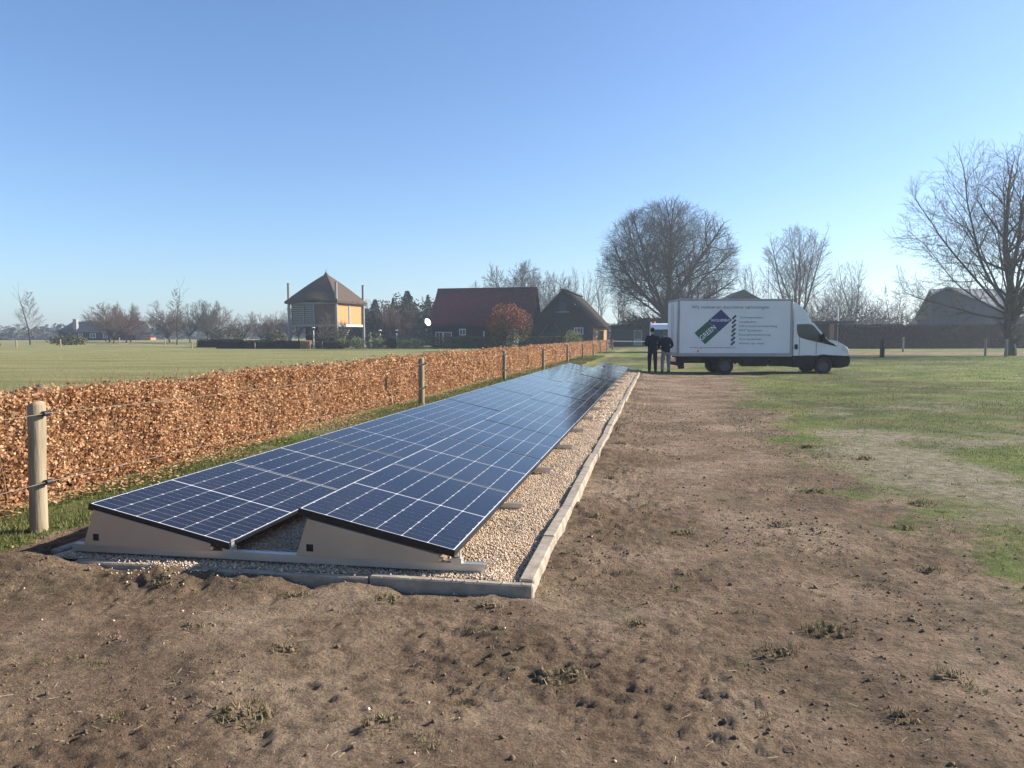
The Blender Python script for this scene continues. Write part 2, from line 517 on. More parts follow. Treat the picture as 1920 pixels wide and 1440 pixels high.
def ground_at(x, y):
    """height of the finished sheet (bilinear)"""
    x = np.asarray(x, float); y = np.asarray(y, float)
    i = np.clip(np.searchsorted(gx, x) - 1, 0, len(gx) - 2); j = np.clip(np.searchsorted(gy, y) - 1, 0, len(gy) - 2)
    fx = np.clip((x - gx[i]) / (gx[i + 1] - gx[i]), 0, 1); fy = np.clip((y - gy[j]) / (gy[j + 1] - gy[j]), 0, 1)
    return (GZ[j, i] * (1 - fx) + GZ[j, i + 1] * fx) * (1 - fy) + (GZ[j + 1, i] * (1 - fx) + GZ[j + 1, i + 1] * fx) * fy
ny, nx = GX.shape
idx = np.arange(nx * ny).reshape(ny, nx)
F = np.stack([idx[:-1, :-1], idx[:-1, 1:], idx[1:, 1:], idx[1:, :-1]], -1).reshape(-1, 4)

mt, nt, b = new_mat('soil_and_turf')
L = nt.links.new
at_d = N(nt, 'ShaderNodeAttribute', attribute_name='dirt'); at_p = N(nt, 'ShaderNodeAttribute', attribute_name='pale'); at_l = N(nt, 'ShaderNodeAttribute', attribute_name='lush'); at_m = N(nt, 'ShaderNodeAttribute', attribute_name='moss')
n_big = noise_out(nt, 0.11, 4, 0.6); n_mid = noise_out(nt, 0.9, 5, 0.6); n_fine = noise_out(nt, 9, 6, 0.65); n_grain = noise_out(nt, 70, 4, 0.7)
n_str = noise_out(nt, 1.0, 6, 0.68, stretch=(0.10, 0.35, 1))
# turf: two greens and straw
field = ramp(nt, n_str, [(0.30, (0.135, 0.152, 0.042)), (0.46, (0.215, 0.208, 0.076)), (0.66, (0.300, 0.262, 0.118))])
lawn = ramp(nt, n_mid, [(0.28, (0.070, 0.086, 0.025)), (0.46, (0.115, 0.132, 0.042)), (0.60, (0.172, 0.152, 0.070)), (0.76, (0.22, 0.174, 0.106))])
bright = ramp(nt, n_big, [(0.40, (0.8, 0.8, 0.8)), (0.62, (1.30, 1.55, 0.92))])
lawn = mixc(nt, 1.0, lawn, bright, 'MULTIPLY')
turf = mixc(nt, at_l.outputs['Fac'], field, lawn)
fine = ramp(nt, n_fine, [(0.3, (0.62, 0.62, 0.6)), (0.7, (1.3, 1.3, 1.25))])
turf = mixc(nt, 1.0, turf, fine, 'MULTIPLY')
soil = ramp(nt, n_mid, [(0.30, (0.145, 0.096, 0.060)), (0.50, (0.232, 0.163, 0.107)), (0.68, (0.345, 0.256, 0.176))])
n_moss = noise_out(nt, 1.6, 6, 0.7)
mfac = N(nt, 'ShaderNodeMath', operation='MULTIPLY'); L(ramp(nt, n_moss, [(0.50, (0, 0, 0)), (0.66, (1, 1, 1))]), mfac.inputs[0]); L(at_m.outputs['Fac'], mfac.inputs[1])
soil = mixc(nt, mfac.outputs[0], soil, (0.085, 0.076, 0.038))
n_crevice_shade = noise_out(nt, 17, 9, 0.74)
soil = mixc(nt, 1.0, soil, ramp(nt, n_crevice_shade, [(0.30, (0.62, 0.60, 0.58)), (0.46, (1, 1, 1)), (0.72, (1.15, 1.14, 1.12))]), 'MULTIPLY')  # hollows between crumbs darkened in the soil colour, as shade
soil = mixc(nt, 1.0, soil, ramp(nt, n_fine, [(0.25, (0.58, 0.57, 0.56)), (0.5, (1, 1, 1)), (0.78, (1.36, 1.34, 1.28))]), 'MULTIPLY')
soil = mixc(nt, 1.0, soil, ramp(nt, n_grain, [(0.3, (0.62, 0.62, 0.62)), (0.7, (1.35, 1.35, 1.35))]), 'MULTIPLY')
palec = ramp(nt, n_fine, [(0.3, (0.14, 0.125, 0.075)), (0.5, (0.265, 0.225, 0.15)), (0.72, (0.40, 0.335, 0.245))])
turf = mixc(nt, at_p.outputs['Fac'], turf, palec)
mth = N(nt, 'ShaderNodeMath', operation='MULTIPLY_ADD'); L(n_fine, mth.inputs[0]); mth.inputs[1].default_value = 0.9; mth.inputs[2].default_value = -0.45
add = N(nt, 'ShaderNodeMath', operation='ADD'); L(at_d.outputs['Fac'], add.inputs[0]); L(mth.outputs[0], add.inputs[1])
mr = N(nt, 'ShaderNodeMapRange'); L(add.outputs[0], mr.inputs[0]); mr.inputs[1].default_value = 0.32; mr.inputs[2].default_value = 0.62
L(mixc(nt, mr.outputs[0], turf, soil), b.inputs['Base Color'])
b.inputs['Roughness'].default_value = 0.95
b.inputs['Specular IOR Level'].default_value = 0.15
n_lump = noise_out(nt, 17, 9, 0.74)
hsum = N(nt, 'ShaderNodeMath', operation='MULTIPLY_ADD'); L(n_grain, hsum.inputs[0]); hsum.inputs[1].default_value = 0.22; L(n_lump, hsum.inputs[2])
bump(nt, b, hsum.outputs[0], 1.0, 0.11)
M_GROUND = mt
lush = ss(-3.8, -3.0, GX) * (1 - 0.35 * ss(60, 110, GY))
lush = np.maximum(lush, ss(0.55, 0.8, 1 - np.abs(GX + 5.0) / 2.0))
lush = np.maximum(lush, ss(88, 98, np.hypot(GX, GY)) * ss(-62, -40, GX))
lush = np.maximum(lush, 0.8 * np.exp(-((GY - 108 - GX * .06) / 5) ** 2) * ss(-85, -75, GX))
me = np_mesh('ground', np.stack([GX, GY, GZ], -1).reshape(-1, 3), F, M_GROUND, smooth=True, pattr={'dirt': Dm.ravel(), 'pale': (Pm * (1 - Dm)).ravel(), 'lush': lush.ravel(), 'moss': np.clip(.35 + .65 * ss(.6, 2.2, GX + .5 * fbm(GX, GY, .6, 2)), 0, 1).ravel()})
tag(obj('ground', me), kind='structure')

# distant low land with its woods edge
M_FAR = pmat('distant_scrub', (0.05, 0.055, 0.035), (0.085, 0.08, 0.05), 0.05, 1.0)

# ================================================================== gravel bed
M_GRAVEL_BASE = pmat('gravel_base', (0.30, 0.22, 0.15), (0.56, 0.44, 0.31), 55, 0.95, bs=0.9, bd=0.012, bscale=70, lo=0.3, hi=0.7)
M_PEBBLE = rndmat('pebbles', [(0.0, (0.31, 0.215, 0.14)), (0.2, (0.41, 0.295, 0.195)), (0.6, (0.50, 0.37, 0.25)), (0.85, (0.58, 0.46, 0.33)), (1.0, (0.66, 0.58, 0.47))], 0.8)
bx_ = np.linspace(BED[0] + 0.02, BED[1] - 0.004, 60); by_ = np.concatenate([np.linspace(BED[2] - 0.0, 10, 90), np.linspace(10, BED[3], 80)[1:]])
BX, BY = np.meshgrid(bx_, by_)
def bed_h(x, y):
    return -0.012 + 0.022 * fbm(x + 3, y, 2.2, 3) - 0.02 * ss(-1.0, -0.8, x)
BZ = bed_h(BX, BY)
ii = np.arange(BX.size).reshape(BX.shape)
F = np.stack([ii[:-1, :-1], ii[:-1, 1:], ii[1:, 1:], ii[1:, :-1]], -1).reshape(-1, 4)
tag(obj('gravel_bed', np_mesh('gravel_bed', np.stack([BX, BY, BZ], -1).reshape(-1, 3), F, M_GRAVEL_BASE, smooth=True)), kind='structure')
def pebbles(n, xa, xb, ya, yb, size, BV, BF, rng=RNG):
    x = rng.uniform(xa, xb, n); y = rng.uniform(ya, yb, n)
    s = size * rng.uniform(0.6, 1.35, n)
    pos = np.stack([x, y, bed_h(x, y) + s * 0.25 + rng.random(n) * 0.006], -1)
    scl = np.stack([s * rng.uniform(.8, 1.2, n), s * rng.uniform(.7, 1.1, n), s * rng.uniform(.5, .85, n)], -1)
    V, F = scatter(BV, BF, pos, scl, rot_mats(n, rng), 0.08)
    return V, F
chunks = []
for a in [(11000, -1.32, -0.81, 4.35, 7.6, .0078, OCT_V, OCT_F), (11000, -1.34, -0.81, 7.6, 13, .0090, OCT_V, OCT_F), (9000, -1.35, -0.81, 13, 33, .016, OCT_V, OCT_F),
          (4500, -3.9, -0.81, 4.345, 4.62, .008, OCT_V, OCT_F), (4000, -2.85, -1.9, 4.6, 6.4, .0085, OCT_V, OCT_F)]:
    chunks.append(pebbles(*a))
off = 0; Vs = []; Fs = []
for V, F in chunks:
    Vs.append(V); Fs.append(F + off); off += len(V)
Vs = np.concatenate(Vs); Fs = np.concatenate(Fs)
n = 420; xx_ = np.concatenate([RNG.normal(-2.95, .22, 300), RNG.uniform(-3.4, -.75, 120)]); yy_ = np.concatenate([4.33 - np.abs(RNG.normal(0, .09, 300)), RNG.uniform(4.22, 4.34, 120)])
zz_ = np.maximum(ground_at(xx_, yy_), np.where(yy_ > 4.25, .0, -1)); s_ = .008 * RNG.uniform(.6, 1.3, n)
V, F = scatter(OCT_V, OCT_F, np.stack([xx_, yy_, zz_ + s_ * .5], -1), np.stack([s_, s_ * .9, s_ * .7], -1), rot_mats(n, RNG), .08)      # some spilled over the kerb
Vs = np.concatenate([Vs, V]); Fs = np.concatenate([Fs, F + off])
tag(obj('gravel', np_mesh('gravel', Vs, Fs, M_PEBBLE, rnd=np.repeat(RNG.random(len(Fs) // 8), 8))), 'pale tan gravel spread in the bed round the solar panels', 'gravel', kind='stuff')

# ================================================================== kerb
M_KERB = pmat('concrete', (0.22, 0.185, 0.14), (0.37, 0.31, 0.24), 9, 0.9, bs=0.5, bd=0.006, bscale=60)
kerb = bpy.data.objects.new('kerb', None); COL.objects.link(kerb); kerb['kind'] = 'structure'
def kerb_stone(c, size, rz, tilt=0.0):
    q = MB().box(c, size, rz=rz, ry=tilt)
    me = q.mesh('kerb_stone', M_KERB, bevel=0.009)
    obj('kerb_stone', me, kerb)
y = 4.33; k = 0
rk = random.Random(5)
while y < 33.1:
    ln = 1.0
    kerb_stone((-0.757 + rk.uniform(-.012, .012), y + ln / 2, -0.112 + rk.uniform(-.007, .007)), (0.09, ln - 0.012, 0.24), rk.uniform(-.013, .013), rk.uniform(-.03, .03))
    y += ln
x = -0.70
while x > -3.4:
    ln = 0.98
    kerb_stone((x - ln / 2, 4.285 + rk.uniform(-.006, .006), -0.122 + rk.uniform(-.008, .008)), (ln + .012, 0.06, 0.24), rk.uniform(-.012, .012))
    x -= 1.0
for k in range(9):
    kerb_stone((-4.03, 4.48 + k * 1.0 + .5, -0.11), (0.08, .99, 0.2), rk.uniform(-.01, .01))
x = -0.80
while x > -3.9:
    kerb_stone((x - .5, 33.06, -0.1), (.985, .08, .24), rk.uniform(-.01, .01)); x -= 1.0

# ================================================================== solar panels
def glassy(name, c1, c2, rough=0.035):
    mt, nt, b = new_mat(name)
    n = noise_out(nt, 30, 2)
    col = ramp(nt, n, [(0.4, c1), (0.6, c2)])
    geo = nt.nodes.new('ShaderNodeNewGeometry')          # thin uneven dust over the glass, in place on the array
    dn = nt.nodes.new('ShaderNodeTexNoise'); dn.inputs['Scale'].default_value = 0.9; dn.inputs['Detail'].default_value = 6; dn.inputs['Roughness'].default_value = 0.65
    nt.links.new(geo.outputs['Position'], dn.inputs['Vector'])
    f = ramp(nt, dn.outputs['Fac'], [(0.42, (0.015, 0.015, 0.015)), (0.72, (0.07, 0.07, 0.07))])
    nt.links.new(mixc(nt, f, col, (0.22, 0.18, 0.14)), b.inputs['Base Color'])
    b.inputs['Roughness'].default_value = 0.35
    b.inputs['Specular IOR Level'].default_value = 0.0
    b.inputs['Coat Weight'].default_value = 1.0
    b.inputs['Coat IOR'].default_value = 1.30
    r = ramp(nt, dn.outputs['Fac'], [(0.4, (rough, rough, rough)), (0.75, (rough * 2.6,) * 3)])
    nt.links.new(r, b.inputs['Coat Roughness'])
    return mt
M_CELL = glassy('solar_cell', (0.0060, 0.0066, 0.015), (0.0078, 0.0084, 0.019))
M_BACKSHEET = glassy('white_backsheet', (0.56, 0.57, 0.58), (0.62, 0.63, 0.64))
M_BLACKFRAME = pmat('black_anodised', (0.012, 0.013, 0.016), (0.02, 0.021, 0.024), 20, 0.38, 0.3)
PW, PL = 1.038, 1.742
TILT = 0.2193
pf = MB()
fh = 0.044
for lo, hi in (((0, 0, -fh), (.008, PL, 0)), ((PW - .008, 0, -fh), (PW, PL, 0)), ((.008, 0, -fh), (PW - .008, .008, 0)), ((.008, PL - .008, -fh), (PW - .008, PL, 0))):
    pf.cbox(lo, hi)
ME_FRAME = pf.mesh('frame', M_BLACKFRAME, bevel=0.0012)
ME_LAM = MB().cbox((.008, .008, -.009), (PW - .008, PL - .008, -.002)).mesh('glass_face', M_BACKSHEET)
ME_REAR = None
CP, CY = 0.1684, 0.0849
cw, cl, ch = CP - 0.0038, CY - 0.0034, 0.0085
cell_poly_a = [(ch, 0), (cw - ch, 0), (cw, ch), (cw, cl), (0, cl), (0, ch)]      # chamfered at the low-y end
cell_poly_b = [(0, 0), (cw, 0), (cw, cl - ch), (cw - ch, cl), (ch, cl), (0, cl - ch)]
ME_CELL = [MB().prism(p, 'z', -.002, -.0012).mesh('solar_cell', M_CELL) for p in (cell_poly_a, cell_poly_b)]
def cell_spots():
    x0c = (PW - 6 * CP) / 2 + 0.0019
    half = 10 * CY
    ya = (PL - 2 * half - 0.010) / 2
    for h in range(2):
        for r in range(10):
            for c in range(6):
                yield (x0c + c * CP, ya + h * (half + 0.010) + r * CY + .0017, (r % 2))
allc = MB()
for (cx, cy, kk) in cell_spots():
    allc.prism([(p[0] + cx, p[1] + cy) for p in (cell_poly_a, cell_poly_b)[kk]], 'z', -.002, -.0012)
ME_ALLCELLS = allc.mesh('solar_cells', M_CELL)
NP_ = 16
ORD = ['first', 'second', 'third', 'fourth', 'fifth', 'sixth', 'seventh', 'eighth', 'ninth', 'tenth', 'eleventh', 'twelfth', 'thirteenth', 'fourteenth', 'fifteenth', 'sixteenth']
PITCH = 1.754
for row, (xh, zh, rn) in enumerate(((-3.708, 0.334, 'row beside the hedge'), (-2.213, 0.358, 'row beside the kerb'))):
    for n in range(NP_):
        jz = rk.uniform(-.004, .004) if n else 0
        t = thing('solar_panel', 'black framed solar panel, %s from the front in the %s' % (ORD[n], rn), 'solar panel', (xh + rk.uniform(-.003, .003), 4.431 + n * PITCH, zh + jz), 0, 'solar panels in two tilted rows')
        t.rotation_euler = (rk.uniform(-.0012, .0012), TILT + rk.uniform(-.0025, .0025), 0)
        obj('frame', ME_FRAME, t); obj('glass_face', ME_LAM, t)
        if n < 2:
            for (cx, cy, kk) in cell_spots():
                o = obj('solar_cell', ME_CELL[kk], t); o.location = (cx, cy, 0)
        else:
            obj('solar_cells', ME_ALLCELLS, t, kind='stuff')
# mounting frames under the joints
M_ALU = pmat('bare_metal', (0.50, 0.47, 0.43), (0.58, 0.55, 0.50), 3, 0.42, 0.75)
M_PLATE = pmat('warm_tinted_metal', (0.40, 0.315, 0.23), (0.46, 0.37, 0.28), 2, 0.5, 0.35)  # plain metal, warm reflection of the soil put into its colour
M_DARKHOLE = pmat('hole_shade', (0.012, 0.012, 0.013), None, 5, 0.6)
def mount_parts(parent, front):
    r = MB()      # channel section rail
    r.cbox((-3.86, -.028, 0.002), (-1.02, .028, .010)); r.cbox((-3.86, -.028, .010), (-1.02, -.024, .052)); r.cbox((-3.86, .024, .010), (-1.02, .028, .052))
    r.cbox((-3.86, -.024, .046), (-1.02, .024, .050))
    r.build('base_rail', M_ALU, parent)
    for xh in (-3.716, -2.196):
        p = MB()
        ya, yb = -.052, -.046
        tl = (xh + .045, .288); bl = (xh - .035, .054); br_ = (xh + .895, .054); tr = (xh + .895, .1)
        h0, h1, g0, g1 = xh + .035, xh + .082, .085, .132
        def top(x): return tl[1] + (tr[1] - tl[1]) * (x - tl[0]) / (tr[0] - tl[0])
        p.prism([bl, (h0, .054), (h0, tl[1] * .55), tl, (bl[0] + .04, .17)][::1], 'y', ya, yb) if False else None
        # sheet with a square hole: left, right, below and above the hole
        lx = lambda z: bl[0] + (tl[0] - bl[0]) * (z - bl[1]) / (tl[1] - bl[1])
        p.prism([(lx(.054), .054), (h0, .054), (h0, g1), (lx(g1), g1)], 'y', ya, yb)
        p.prism([(h0, .054), (h1, .054), (h1, g0), (h0, g0)], 'y', ya, yb)
        p.prism([(h1, .054), br_, tr, (h1, top(h1))], 'y', ya, yb)
        p.prism([(lx(g1), g1), (h1, g1), (h1, top(h1)), tl], 'y', ya, yb)
        p.prism([(tl[0], tl[1]), (tr[0], tr[1]), (tr[0], tr[1] + .004), (tl[0], tl[1] + .004)], 'y', ya, -.01)   # folded top flange
        sp = p.build('side_plate', M_PLATE, parent)
        MB().cbox((h0 - .004, -.040, g0 - .004), (h1 + .004, -.036, g1 + .004)).build('hole_shade_sheet', M_DARKHOLE, sp)  # dark sheet behind the square hole, painting in the shade inside
        MB().tube([(tl[0] + .012, ya - .006, tl[1] - .022), (tl[0] + .012, ya, tl[1] - .022)], .006, 6).build('bolt', M_ALU, sp)
        MB().tube([(br_[0] + .01, ya - .004, .075), (br_[0] + .01, -.02, .075)], .012, 6).build('bolt', M_ALU, sp)
        c = MB(); c.cbox((xh + .965, -.03, .05), (xh + 1.03, .03, .082)); c.cbox((xh + 1.016, -.018, .082), (xh + 1.021, .018, .125)); c.build('low_clamp', M_ALU, parent)
proto = thing('mounting_frame', 'metal mounting rail with tapered side plates under the front of both rows', 'mounting frame', (0, 4.475, 0), 0, 'mounting frames under the solar panels')
mount_parts(proto, True)
for n in range(1, NP_ + 1):
    c = copy_tree(proto)
    c.location = (rk.uniform(-.10, -.05), 4.431 + n * PITCH - (0 if n < NP_ else .06), 0)
    c['label'] = 'metal mounting rail poking out below the %s panel joint from the front' % ORD[n - 1] if n < NP_ else 'metal mounting rail under the far end of the panel rows'

# ================================================================== fence by the hedge
M_POST = pmat('weathered_post', (0.205, 0.16, 0.105), (0.33, 0.265, 0.18), 4, 0.9, bs=0.6, bd=0.008, bscale=14, stretch=(6, 6, 0.5))
M_POSTGREY = pmat('grey_post', (0.16, 0.14, 0.105), (0.26, 0.225, 0.17), 4, 0.9, bs=0.5, bd=0.006, bscale=14, stretch=(6, 6, 0.5))
M_INSUL = pmat('black_insulator', (0.012, 0.012, 0.012), None, 8, 0.5)
M_WIRE = pmat('fence_cord', (0.13, 0.10, 0.065), (0.20, 0.16, 0.105), 60, 0.7)
fence = thing('wire_fence', 'round timber post fence with two cords running along the near side of the copper hedge', 'fence', (-5.2, 5.1, -.08))
def round_post(h, r, seed):
    q = MB(); rr = random.Random(seed); n = 14
    zs = [-.25, 0, .1, .3, .5, .7, h - .012, h]
    pts = [(rr.uniform(-.004, .004), rr.uniform(-.004, .004), z) for z in zs]
    q.tube(pts, [r * (1.04 - .03 * i / 7 + rr.uniform(-.02, .02)) for i in range(7)] + [r * .93], n)
    return q
FY = [-3.0, 5.12, 16.5, 25.9, 35.0, 44.5, 53.4, 62.0, 69.5, 78.0, 88.0]
fx = lambda y: -4.71 - 0.5 * float(ss(4, 12, y)) + 0.1 * float(ss(30, 80, y))
def fp(y): return Vector((fx(y) + 5.2, y - 5.1, gzf(fx(y), y) + .08))
WZ = (0.93, 0.40)
for i, yy in enumerate(FY):
    p = fp(yy)
    o = round_post(1.0 + (0.02, 0.0, .03, .04, -.02, .04, .0, .05, .04, .08, .2)[i], .062 if i != 2 else .066, i).build('post', M_POST if i < 3 else M_POSTGREY, fence)
    o.location = p; o.rotation_euler = (rk.uniform(-.015, .015), rk.uniform(-.015, .02), rk.uniform(0, 3))
    for wz in WZ:
        q = MB(); q.tube([(p.x + .06, p.y, p.z + wz), (p.x + .11, p.y, p.z + wz)], .011, 6)
        q.tube([(p.x + .105, p.y - .028, p.z + wz), (p.x + .105, p.y + .028, p.z + wz)], .021, 8)
        ins = q.build('insulator', M_INSUL, o)
        ins.matrix_parent_inverse = (Matrix.Translation(o.location) @ o.rotation_euler.to_matrix().to_4x4()).inverted()
for wz in WZ:
    q = MB()
    pts = []
    for i in range(len(FY) - 1):
        a, bq = fp(FY[i]), fp(FY[i + 1])
        for k in range(8):
            t = k / 8
            v = a.lerp(bq, t); pts.append((v.x + .105, v.y, v.z + wz - 0.05 * 4 * t * (1 - t) * (FY[i + 1] - FY[i]) / 10))
    e = fp(FY[-1]); pts.append((e.x + .105, e.y, e.z + wz))
    q.tube(pts, .0030, 5); q.build('cord', M_WIRE, fence)

back = thing('wire_fence', 'row of short dark posts just showing above the far side of the copper hedge', 'fence', (-6.55, 7.2, -.08))
for i in range(13):
    yy = 0.8 + 6.4 * i
    o = round_post(1.0, .055, 30 + i).build('post', M_POSTGREY, back); o.location = (rk.uniform(-.05, .05), yy - 7.2, 0)
q = MB(); q.tube([(0.06, 0.8 - 7.2, 0.95), (0.06, 0.8 - 7.2 + 76.8, 0.95)], .004, 4); q.build('cord', M_WIRE, back)

# ================================================================== copper beech hedge
LEAFSTOPS = [(0.0, (0.21, 0.098, 0.047)), (0.3, (0.36, 0.183, 0.085)), (0.6, (0.49, 0.272, 0.135)), (0.85, (0.60, 0.385, 0.215)), (1.0, (0.68, 0.52, 0.34))]
M_COPPER = rndmat('dry_beech_leaves', LEAFSTOPS, 0.6, 0.30)
M_TWIGCORE = pmat('hedge_twigs', (0.11, 0.062, 0.036), (0.20, 0.11, 0.06), 8, 0.95, bs=1, bd=.03, bscale=20)
hedge = thing('hedge', 'long clipped hedge of dry copper coloured beech leaves along the grass field', 'hedge', (-6.0, 5, -.08))
def hx(y): return -5.62 - 0.25 * ss(6, 14, y) + 0.25 * ss(40, 85, y)        # near face
HW = 0.50
def hedge_leaves(n, ya, yb, size, rng):
    y = rng.uniform(ya, yb, n)
    H = 0.99 + 0.05 * fbm(y, y * 0 + 3, 0.8, 3) + 0.06 * ss(10, 30, y)
    face = rng.random(n)
    # near face 55 %, top 28 %, far face 12 %, rest inside
    d = np.abs(rng.normal(0, 0.055, n))
    z = rng.random(n) ** 0.9 * H
    bul = 0.07 * fbm(y, z + 7, 1.6, 3) + 0.05 * fbm(y, z, 5, 2) - 0.03 * (1 - ss(0, .15, z)) 
    xf = hx(y)
    x = np.where(face < .58, xf + bul - d, np.where(face < .86, xf - rng.random(n) * HW, xf - HW - bul + d))
    topz = H - np.abs(rng.normal(0, .05, n)) + 0.07 * fbm(x * 2, y, 2.5, 3) + np.where(rng.random(n) < .04, rng.random(n) * .09, 0)
    z = np.where((face >= .58) & (face < .86), topz, z)
    z += gz(x, y)
    ok = z > gz(x, y) + 0.01
    # loose sprigs standing out of the top
    cl = fbm(y * 1.0, z * 1.0 + 11, 3.0, 3)
    r = np.clip(0.52 + 0.20 * rng.normal(0, 1, n) + 0.22 * cl - 0.10 * ((face >= .58) & (face < .86)), 0, 1)
    P = np.stack([x + 6.0, y - 5, z + .08], -1)[ok]
    s = size * rng.uniform(.65, 1.25, n)[ok]
    return P, s, r[ok]
rh = np.random.default_rng(11)
PP = [hedge_leaves(74000, 1.0, 10.0, .039, rh), hedge_leaves(46000, 10.0, 20, .050, rh), hedge_leaves(30000, 20, 40, .075, rh), hedge_leaves(16000, 40, 65, .11, rh), hedge_leaves(9000, 65, 89, .14, rh)]
P = np.concatenate([a[0] for a in PP]); S_ = np.concatenate([a[1] for a in PP]); Rr = np.concatenate([a[2] for a in PP])
obj('leaves', leaves_mesh('leaves', P, S_, M_COPPER, 0.66, rh, Rr), hedge, 'stuff')
n = 2600; y = np.concatenate([rh.uniform(1, 12, 1500), rh.uniform(12, 45, n - 1500)]); z = rh.uniform(.1, 1.0, n); onface = rh.random(n) < .6
x = np.where(onface, hx(y) - .05, hx(y) - rh.uniform(0, HW, n)); z = np.where(onface, z, .93)
P0 = np.stack([x, y, gz(x, y) + z], -1); P1 = P0 + np.where(onface[:, None], np.stack([rh.uniform(.03, .14, n), rh.normal(0, .06, n), rh.uniform(-.02, .10, n)], -1), np.stack([rh.normal(0, .04, n), rh.normal(0, .05, n), rh.uniform(.05, .20, n)], -1))
V, F = tubes_np(P0, P1, np.full(n, .0028), np.full(n, .0012), 3)
n = 5200; y = np.concatenate([rh.uniform(2.2, 14, 3600), rh.uniform(14, 40, n - 3600)]); x = hx(y) + .02 + np.abs(rh.normal(0, .30, n)) * (.35 + ss(-.2, .4, fbm(y, y * 0 + 5, .7, 3)))
V2, F2 = scatter(LEAF_V, LEAF_F, np.stack([x, y, ground_at(x, y) + rh.uniform(.01, .05, n)], -1), np.stack([rh.uniform(.03, .055, n)] * 3, -1), rot_mats(n, rh, True))
tag(obj('leaf_litter', np_mesh('leaf_litter', V2, F2, M_COPPER, rnd=np.repeat(rh.uniform(.3, 1, n), 2))), 'fallen copper beech leaves lying in the grass at the hedge foot', 'leaf litter', kind='stuff')
obj('sprigs', np_mesh('sprigs', V + np.array([6.0, -5, .08]), F, M_TWIGCORE), hedge, 'stuff')
# inner mass of twigs: upright sticks plus a ragged core
n = 3200; y = np.concatenate([rh.uniform(1, 20, 2000), rh.uniform(20, 89, n - 2000)]); x = hx(y) - rh.uniform(.05, HW - .05, n)
P0 = np.stack([x, y, gz(x, y)], -1); P1 = P0 + np.stack([rh.normal(0, .07, n), rh.normal(0, .1, n), rh.uniform(.7, .97, n)], -1)
V, F = tubes_np(P0, P1, np.full(n, .010), np.full(n, .004), 3)
obj('stems', np_mesh('stems', V + np.array([6.0, -5, .08]), F, M_TWIGCORE), hedge, 'stuff')
ycs = np.arange(1.0, 89.1, .35); core = MB()
ring = lambda y: [(-0.10, .10), (-.075, .80), (-.13, .90), (-HW + .13, .90), (-HW + .075, .80), (-HW + .1, .10)]
vs = []
for yy in ycs:
    for (a, z) in ring(yy):
        vs.append((float(hx(yy)) + a + rk.uniform(-.03, .03) + 6.0, yy - 5, z + rk.uniform(-.03, .03)))
fs = [(i * 6 + k, i * 6 + (k + 1) % 6, (i + 1) * 6 + (k + 1) % 6, (i + 1) * 6 + k) for i in range(len(ycs) - 1) for k in range(6)]
core.add(vs, fs); core.build('twig_core', M_TWIGCORE, hedge)

# ================================================================== truck
M_WHITE = pmat('white_box_panel', (0.60, 0.615, 0.63), (0.66, 0.675, 0.69), 1.2, 0.45)
M_WPAINT = pmat('white_van_paint', (0.62, 0.635, 0.65), (0.68, 0.69, 0.70), 2, 0.28, coat=0.6)
M_RAIL = pmat('aluminium_rail', (0.26, 0.27, 0.28), (0.32, 0.33, 0.34), 3, 0.5, 0.4)
M_BLACKPL = pmat('black_plastic', (0.010, 0.011, 0.012), (0.018, 0.019, 0.02), 6, 0.8)
M_TYRE = pmat('tyre_rubber', (0.014, 0.014, 0.014), (0.03, 0.028, 0.025), 8, 0.85)
M_RIM = pmat('steel_rim', (0.05, 0.05, 0.053), (0.085, 0.085, 0.09), 8, 0.6, 0.3)
M_CHASSIS = pmat('chassis_black', (0.014, 0.013, 0.013), (0.028, 0.026, 0.024), 5, 0.8)
def glass_mat(name, c, rough=0.04):
    mt, nt, b = new_mat(name)
    b.inputs['Base Color'].default_value = (*c, 1); b.inputs['Roughness'].default_value = rough
    b.inputs['Specular IOR Level'].default_value = 0.6
    return mt
M_TINT = glass_mat('tinted_glass', (0.012, 0.022, 0.026))
M_HEADL = glass_mat('headlight_glass', (0.55, 0.57, 0.6), 0.08)
M_NAVY = pmat('navy_print', (0.012, 0.032, 0.125), None, 3, 0.6)
M_GREEN = pmat('green_print', (0.008, 0.080, 0.052), None, 3, 0.6)
M_INK = pmat('grey_ink', (0.07, 0.085, 0.14), None, 3, 0.6)
M_INKW = pmat('white_ink', (0.74, 0.75, 0.76), None, 3, 0.5)
M_DARKCHIP = pmat('dark_chip_print', (0.022, 0.045, 0.075), None, 3, 0.5)
M_ORANGE = pmat('orange_lens', (0.65, 0.20, 0.03), None, 3, 0.3)
M_REDL = pmat('red_lens', (0.45, 0.02, 0.02), None, 3, 0.3)

S = 0.0220
def tp(px, py): return ((px - 1262) * S, (702 - py) * S)
truck = thing('box_truck', 'white box truck with a green and blue logo on its side', 'truck', (0.775, 32.46, -0.15), YAW)
truck.rotation_euler = (0, radians(0.35), YAW)
WID = 2.12
bx0, bx1 = 0.0, 4.72
bz0, bz1 = 0.74, 3.11
q = MB(); q.cbox((bx0 + .03, .012, bz0 + .03), (bx1 - .03, WID - .012, bz1 - .03))
cargo = q.build('cargo_box', M_WHITE, truck)
q = MB()
for y_ in (0.0, WID - .05):
    q.cbox((bx0, y_, bz1 - .085), (bx1, y_ + .05, bz1)); q.cbox((bx0, y_, bz0), (bx1, y_ + .05, bz0 + .14))
    q.cbox((bx0, y_, bz0 + .14), (bx0 + .07, y_ + .05, bz1 - .085)); q.cbox((bx1 - .10, y_, bz0 + .14), (bx1, y_ + .05, bz1 - .085))
for x_ in (bx0, bx1 - .05):
    q.cbox((x_, .05, bz1 - .085), (x_ + .05, WID - .05, bz1)); q.cbox((x_, .05, bz0), (x_ + .05, WID - .05, bz0 + .14))
